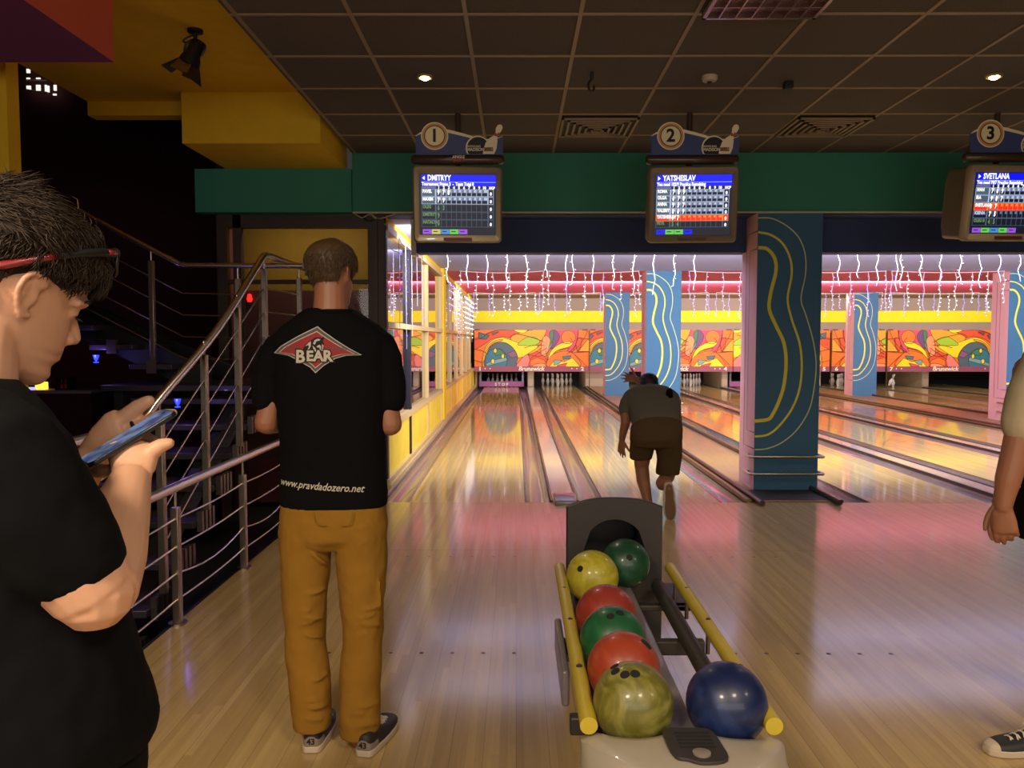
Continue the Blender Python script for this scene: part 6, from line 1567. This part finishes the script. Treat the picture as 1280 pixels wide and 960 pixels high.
b = MB(); b.tube([HP(-.008, .100, .218), HP(0, .102, .221), HP(.008, .100, .218)], .0028, 8); b.build('bridge', 'plastic_black', sg, smooth=180)

# ---------------------------------------------------------------- the bowler on the second lane
YB_ = 6.9
def B(px, py, dy=0.0): return at(px, py, YB_ + dy)
KB = (B(900, 480).x - B(800, 480).x) / 100
bow = thing('person', 'bowler in grey T-shirt and dark shorts bending forward on one leg at the foul line', 'person', (B(820, 560).x, 6.9, 0))
b = MB()
Mb = Matrix.Translation(B(812, 492, .34)) @ Matrix.Rotation(R_(8), 4, 'Z') @ Matrix.Rotation(R_(-42), 4, 'X') @ Matrix.Translation((0, -.02, -.06))
head_shape(b, Mb)
limb(b, [B(813, 494, .22), B(812, 486, .30)], [.06, .06])
# left arm hanging
limb(b, [B(787, 498, .18), B(782, 516, .14), B(782, 528, .10)], [.058, .050, .044]); limb(b, [B(782, 528, .10), B(779, 540, .12), B(777.5, 549, .14)], [.043, .036, .029])
hand(b, B(777.5, 549, .14), (-.05, .1, -1), (-.75, -.65, 0), (.6, -.8, 0), (.12, .1, .14, .2), .14, thumb=(.75, .75, -.1), tcurl=.1)
# right arm swung forward and across
limb(b, [B(842, 500, .22), B(838, 505, .45), B(828, 498, .60)], [.058, .05, .043]); limb(b, [B(828, 498, .60), B(808, 482, .72), B(797, 475, .76)], [.043, .038, .031])
hand(b, B(797, 475, .76), (-1, .1, .25), (.1, -.9, .3), (.2, .2, 1), (.25, .2, .15, .3), .22, thumb=(.6, .8, .1), tcurl=.1)
# legs
limb(b, [B(804, 556, .05), B(803, 570, .12), B(802, 582, .16)], [.088, .078, .066]); limb(b, [B(802, 582, .16), B(804, 600, .10), B(808, 618, .02), B(811, 632, -.02)], [.064, .060, .046, .036], 14)
limb(b, [B(838, 562, .05), B(838, 580, .10), B(834, 596, .12)], [.09, .078, .064]); limb(b, [B(834, 596, .12), B(828, 604, .0), B(828, 606, -.12), B(834, 604, -.28)], [.064, .060, .05, .038], 14)
inner(b, B(813, 492, .22), [B(790, 498, .18), B(839, 500, .20)], B(821, 545, -.01), [[B(804, 556, .05)], [B(838, 562, .05)]])
limb(b, [B(811, 632, -.02), B(811, 640, -.05)], [.034, .034]); limb(b, [B(834, 604, -.28), B(836, 610, -.31)], [.036, .034])
b.build('body', 'skin_tan', bow, remesh=0.007, relax=3)
b = MB(); hair_cap(b, Mb, lambda d: .15 if 30 < d < 150 else .06, lambda d, z: .012, 12, 500, lambda d, z: .02, lambda d, z: (0, .1, -1), lift=.002, rad=.0018); b.build('hair', 'hair_black', bow, smooth=180)
sp = (B(812, 487, .30) - B(822, 530, -.02)).normalized(); nn = sp.cross(XA).normalized()
b = MB(); b.body([(B(812.5, 488, .26), 15 * KB, .075, XA, nn), (B(812.5, 490, .22), 28 * KB, .10, XA, nn), (B(814, 496, .18), 35 * KB, .125, XA, nn), (B(816, 505, .13), 35 * KB, .135, XA, nn), (B(819, 516, .06), 33 * KB, .135, XA, nn), (B(821, 526, .0), 31.5 * KB, .13, XA, nn), (B(822, 533, -.03), 31 * KB, .12, XA, nn)], 24, 2.3)
limb(b, [B(790, 496, .18), B(785, 504, .16), B(781.5, 514, .145)], [.075, .074, .062], 16); limb(b, [B(838, 497, .20), B(842, 503, .32), B(838, 505, .42)], [.078, .072, .062], 16)
s3 = b.build('t_shirt', 'cloth_grey', bow, remesh=0.010, relax=4); folds(s3, 0.014)
b = MB(); b.body([(B(822, 525, 0), 30 * KB, .125, XA, nn), (B(821, 535, -.03), 32.5 * KB, .14, XA, (YA * .9 + ZA * .3).normalized()), (B(820, 548, -.02), 33 * KB, .15, XA, YA), (B(820, 558, 0), 31 * KB, .13, XA, YA)], 24, 2.3)
b.body([(B(804, 552, .02), 16.5 * KB, .13, XA, YA), (B(802, 562, .07), 15.5 * KB, .115, XA, YA), (B(801, 574, .13), 14.5 * KB, .10, XA, YA)], 20); b.body([(B(836, 552, .02), 17 * KB, .13, XA, YA), (B(836.5, 570, .06), 16 * KB, .115, XA, YA), (B(834.5, 593, .10), 15 * KB, .10, XA, YA)], 20)
s4 = b.build('shorts', 'cloth_khaki', bow, remesh=0.010, relax=4); folds(s4, 0.014)
b = MB(); c = B(836, 497, .06); b.body([(c + Vector((0, -.005, -.045)), .028, .05, XA, nn), (c, .036, .06, XA, nn), (c + Vector((0.004, .01, .04)), .03, .06, XA, nn)], 16); b.build('shoulder_patch', 'cloth_black', bow, smooth=180)
h0 = fl(811, 646); shoe(bow, (h0.x - .005, h0.y - .06, 0), (h0.x + .0, h0.y + .22, 0), 'shoe_dark', 'shoe_heel')
# the trailing foot stands on its toe, sole to the camera
toe, hee = at(838.5, 651.5, 6.58), at(836, 604, 6.56); L_ = (toe - hee).length; yv = (toe - hee).normalized(); zv = Vector((0, 1, 0)); zv = (zv - yv * zv.dot(yv)).normalized(); xv = yv.cross(zv)
Ms = Matrix((xv, yv, zv)).transposed().to_4x4(); Ms.translation = hee
if True:
    shoe(bow, hee, toe, 'shoe_dark', 'shoe_heel', M=Ms)
    b = MB(); pr = [(-.024, .02), (0, .005), (.024, .02), (.034, .08), (.034, .14), (.044, .20), (.042, .26), (.028, .305), (0, .318), (-.028, .305), (-.042, .26), (-.044, .20), (-.034, .14), (-.034, .08)]
    b.prism([(x, y * L_ / .325) for x, y in pr], Ms @ Matrix.Translation((0, 0, -.0015)), .0025); b.build('outsole', 'sole_brown', bow, smooth=0)

# ---------------------------------------------------------------- person half out of the frame at the right
YR = 2.80
def G(px, py, dy=0.0): return at(px, py, YR + dy)
per = thing('person', 'person with beige sleeve and dark sneaker, cut off by the right edge', 'person', (2.0, 2.95, 0))
b = MB()
Mr = Matrix.Translation((2.15, 2.97, 1.505)) @ Matrix.Rotation(R_(90), 4, 'Z'); head_shape(b, Mr); limb(b, [Vector((2.17, 2.97, 1.56)), Vector((2.13, 2.97, 1.42))], [.06, .066])
limb(b, [G(1299, 466, .02), G(1280, 520), G(1267, 575)], [.050, .050, .045]); limb(b, [G(1267, 575), G(1260, 600), G(1256, 620), G(1254, 632)], [.046, .042, .034, .030])
hand(b, G(1254, 632), (.12, .0, -1), (-.6, -.8, 0), (-.85, .45, -.1), (.35, .42, .48, .55), .05, thumb=(.9, .35, -.35), tcurl=.5)
limb(b, [Vector((2.02, 3.16, 1.38)), Vector((2.03, 3.20, 1.20)), Vector((2.02, 3.20, 1.08))], [.056, .05, .044]); limb(b, [Vector((2.02, 3.20, 1.08)), Vector((1.98, 3.20, .95)), Vector((1.95, 3.20, .84))], [.044, .038, .03]); hand(b, Vector((1.95, 3.20, .84)), (-.1, 0, -1), (0, 1, 0), (-1, 0, 0), (.35, .42, .48, .55), .05)
hs = fl(1306, 938); ankle = Vector((1.985, 2.87, .1))
for s, ax_, ay_ in ((0, 2.00, 2.87), (1, 2.35, 3.06)):
    limb(b, [Vector((ax_ + .02, ay_ + .0, .50)), Vector((ax_ + .025, ay_, .34)), Vector((ax_ + .01, ay_, .12)), Vector((ax_ - .01, ay_, .07))], [.062, .060, .040, .040])
limb(b, [Vector((2.03, 2.87, .50)), Vector((2.10, 2.93, .85))], [.06, .075]); limb(b, [Vector((2.36, 3.06, .48)), Vector((2.26, 3.05, .62)), Vector((2.11, 3.0, .80))], [.056, .055, .06])
inner(b, Vector((2.13, 2.97, 1.44)), [G(1297, 460, .02), Vector((2.02, 3.16, 1.38))], Vector((2.12, 2.97, .88)), [])
b.build('body', 'skin_tan', per, remesh=0.005, relax=3)
b = MB(); hair_cap(b, Mr, lambda d: .17 if 45 < d < 135 else .08, lambda d, z: .012, 15, 500, lambda d, z: .03, lambda d, z: (0, .2, -1), lift=.003, rad=.0016); b.build('hair', 'hair_black', per, smooth=180)
b = MB(); b.body([(Vector((2.06 + max(0, z - 1.3) * .3, 2.97, z)), hx, hy, XA, YA) for z, hx, hy in ((1.46, .06, .07), (1.42, .09, .14), (1.38, .11, .19), (1.3, .12, .20), (1.1, .12, .185), (.95, .125, .185), (.88, .125, .185))], 26, 2.3); v4 = b.build('vest', 'cloth_dark', per, remesh=0.009, relax=4); folds(v4, .012)
b = MB(); limb(b, [Vector((2.08, 2.86, 1.385)), Vector((1.97, 2.81, 1.40)), G(1300, 456, .03), G(1287, 492, .01), G(1277, 532)], [.07, .075, .074, .072, .066], 18); v5 = b.build('sleeve', 'cloth_beige', per, remesh=0.008, relax=4); folds(v5, .01); b = MB(); limb(b, [Vector((2.08, 3.08, 1.385)), Vector((2.07, 3.15, 1.37)), Vector((2.04, 3.20, 1.20))], [.07, .074, .064], 18); v5 = b.build('sleeve', 'cloth_beige', per, remesh=0.008, relax=4); folds(v5, .01)
b = MB(); b.body([(Vector((2.03, 2.97, z)), hx, hy, XA, YA) for z, hx, hy in ((.92, .118, .175), (.82, .125, .18), (.74, .11, .15))], 24, 2.3)
for ax_, ay_ in ((2.03, 2.87), (2.34, 3.06)): b.body([(Vector((2.06 if ay_ < 3 else 2.10, (ay_ + 2.97) / 2, .80)), .115, .10, XA, YA), (Vector((2.05 if ay_ < 3 else 2.26, ay_, .62)), .105, .09, XA, YA), (Vector((ax_ + .02, ay_, .45)), .098, .088, XA, YA)], 20)
v6 = b.build('shorts', 'cloth_dark', per, remesh=0.010, relax=4); folds(v6, .014)
tpt = fl(1227, 928); shoe(per, (tpt.x + .255, 2.87, 0), (tpt.x - .03, 2.83, 0), 'shoe_dark', 'shoe_dark'); shoe(per, (2.40, 3.06, 0), (2.11, 3.10, 0), 'shoe_dark', 'shoe_dark')
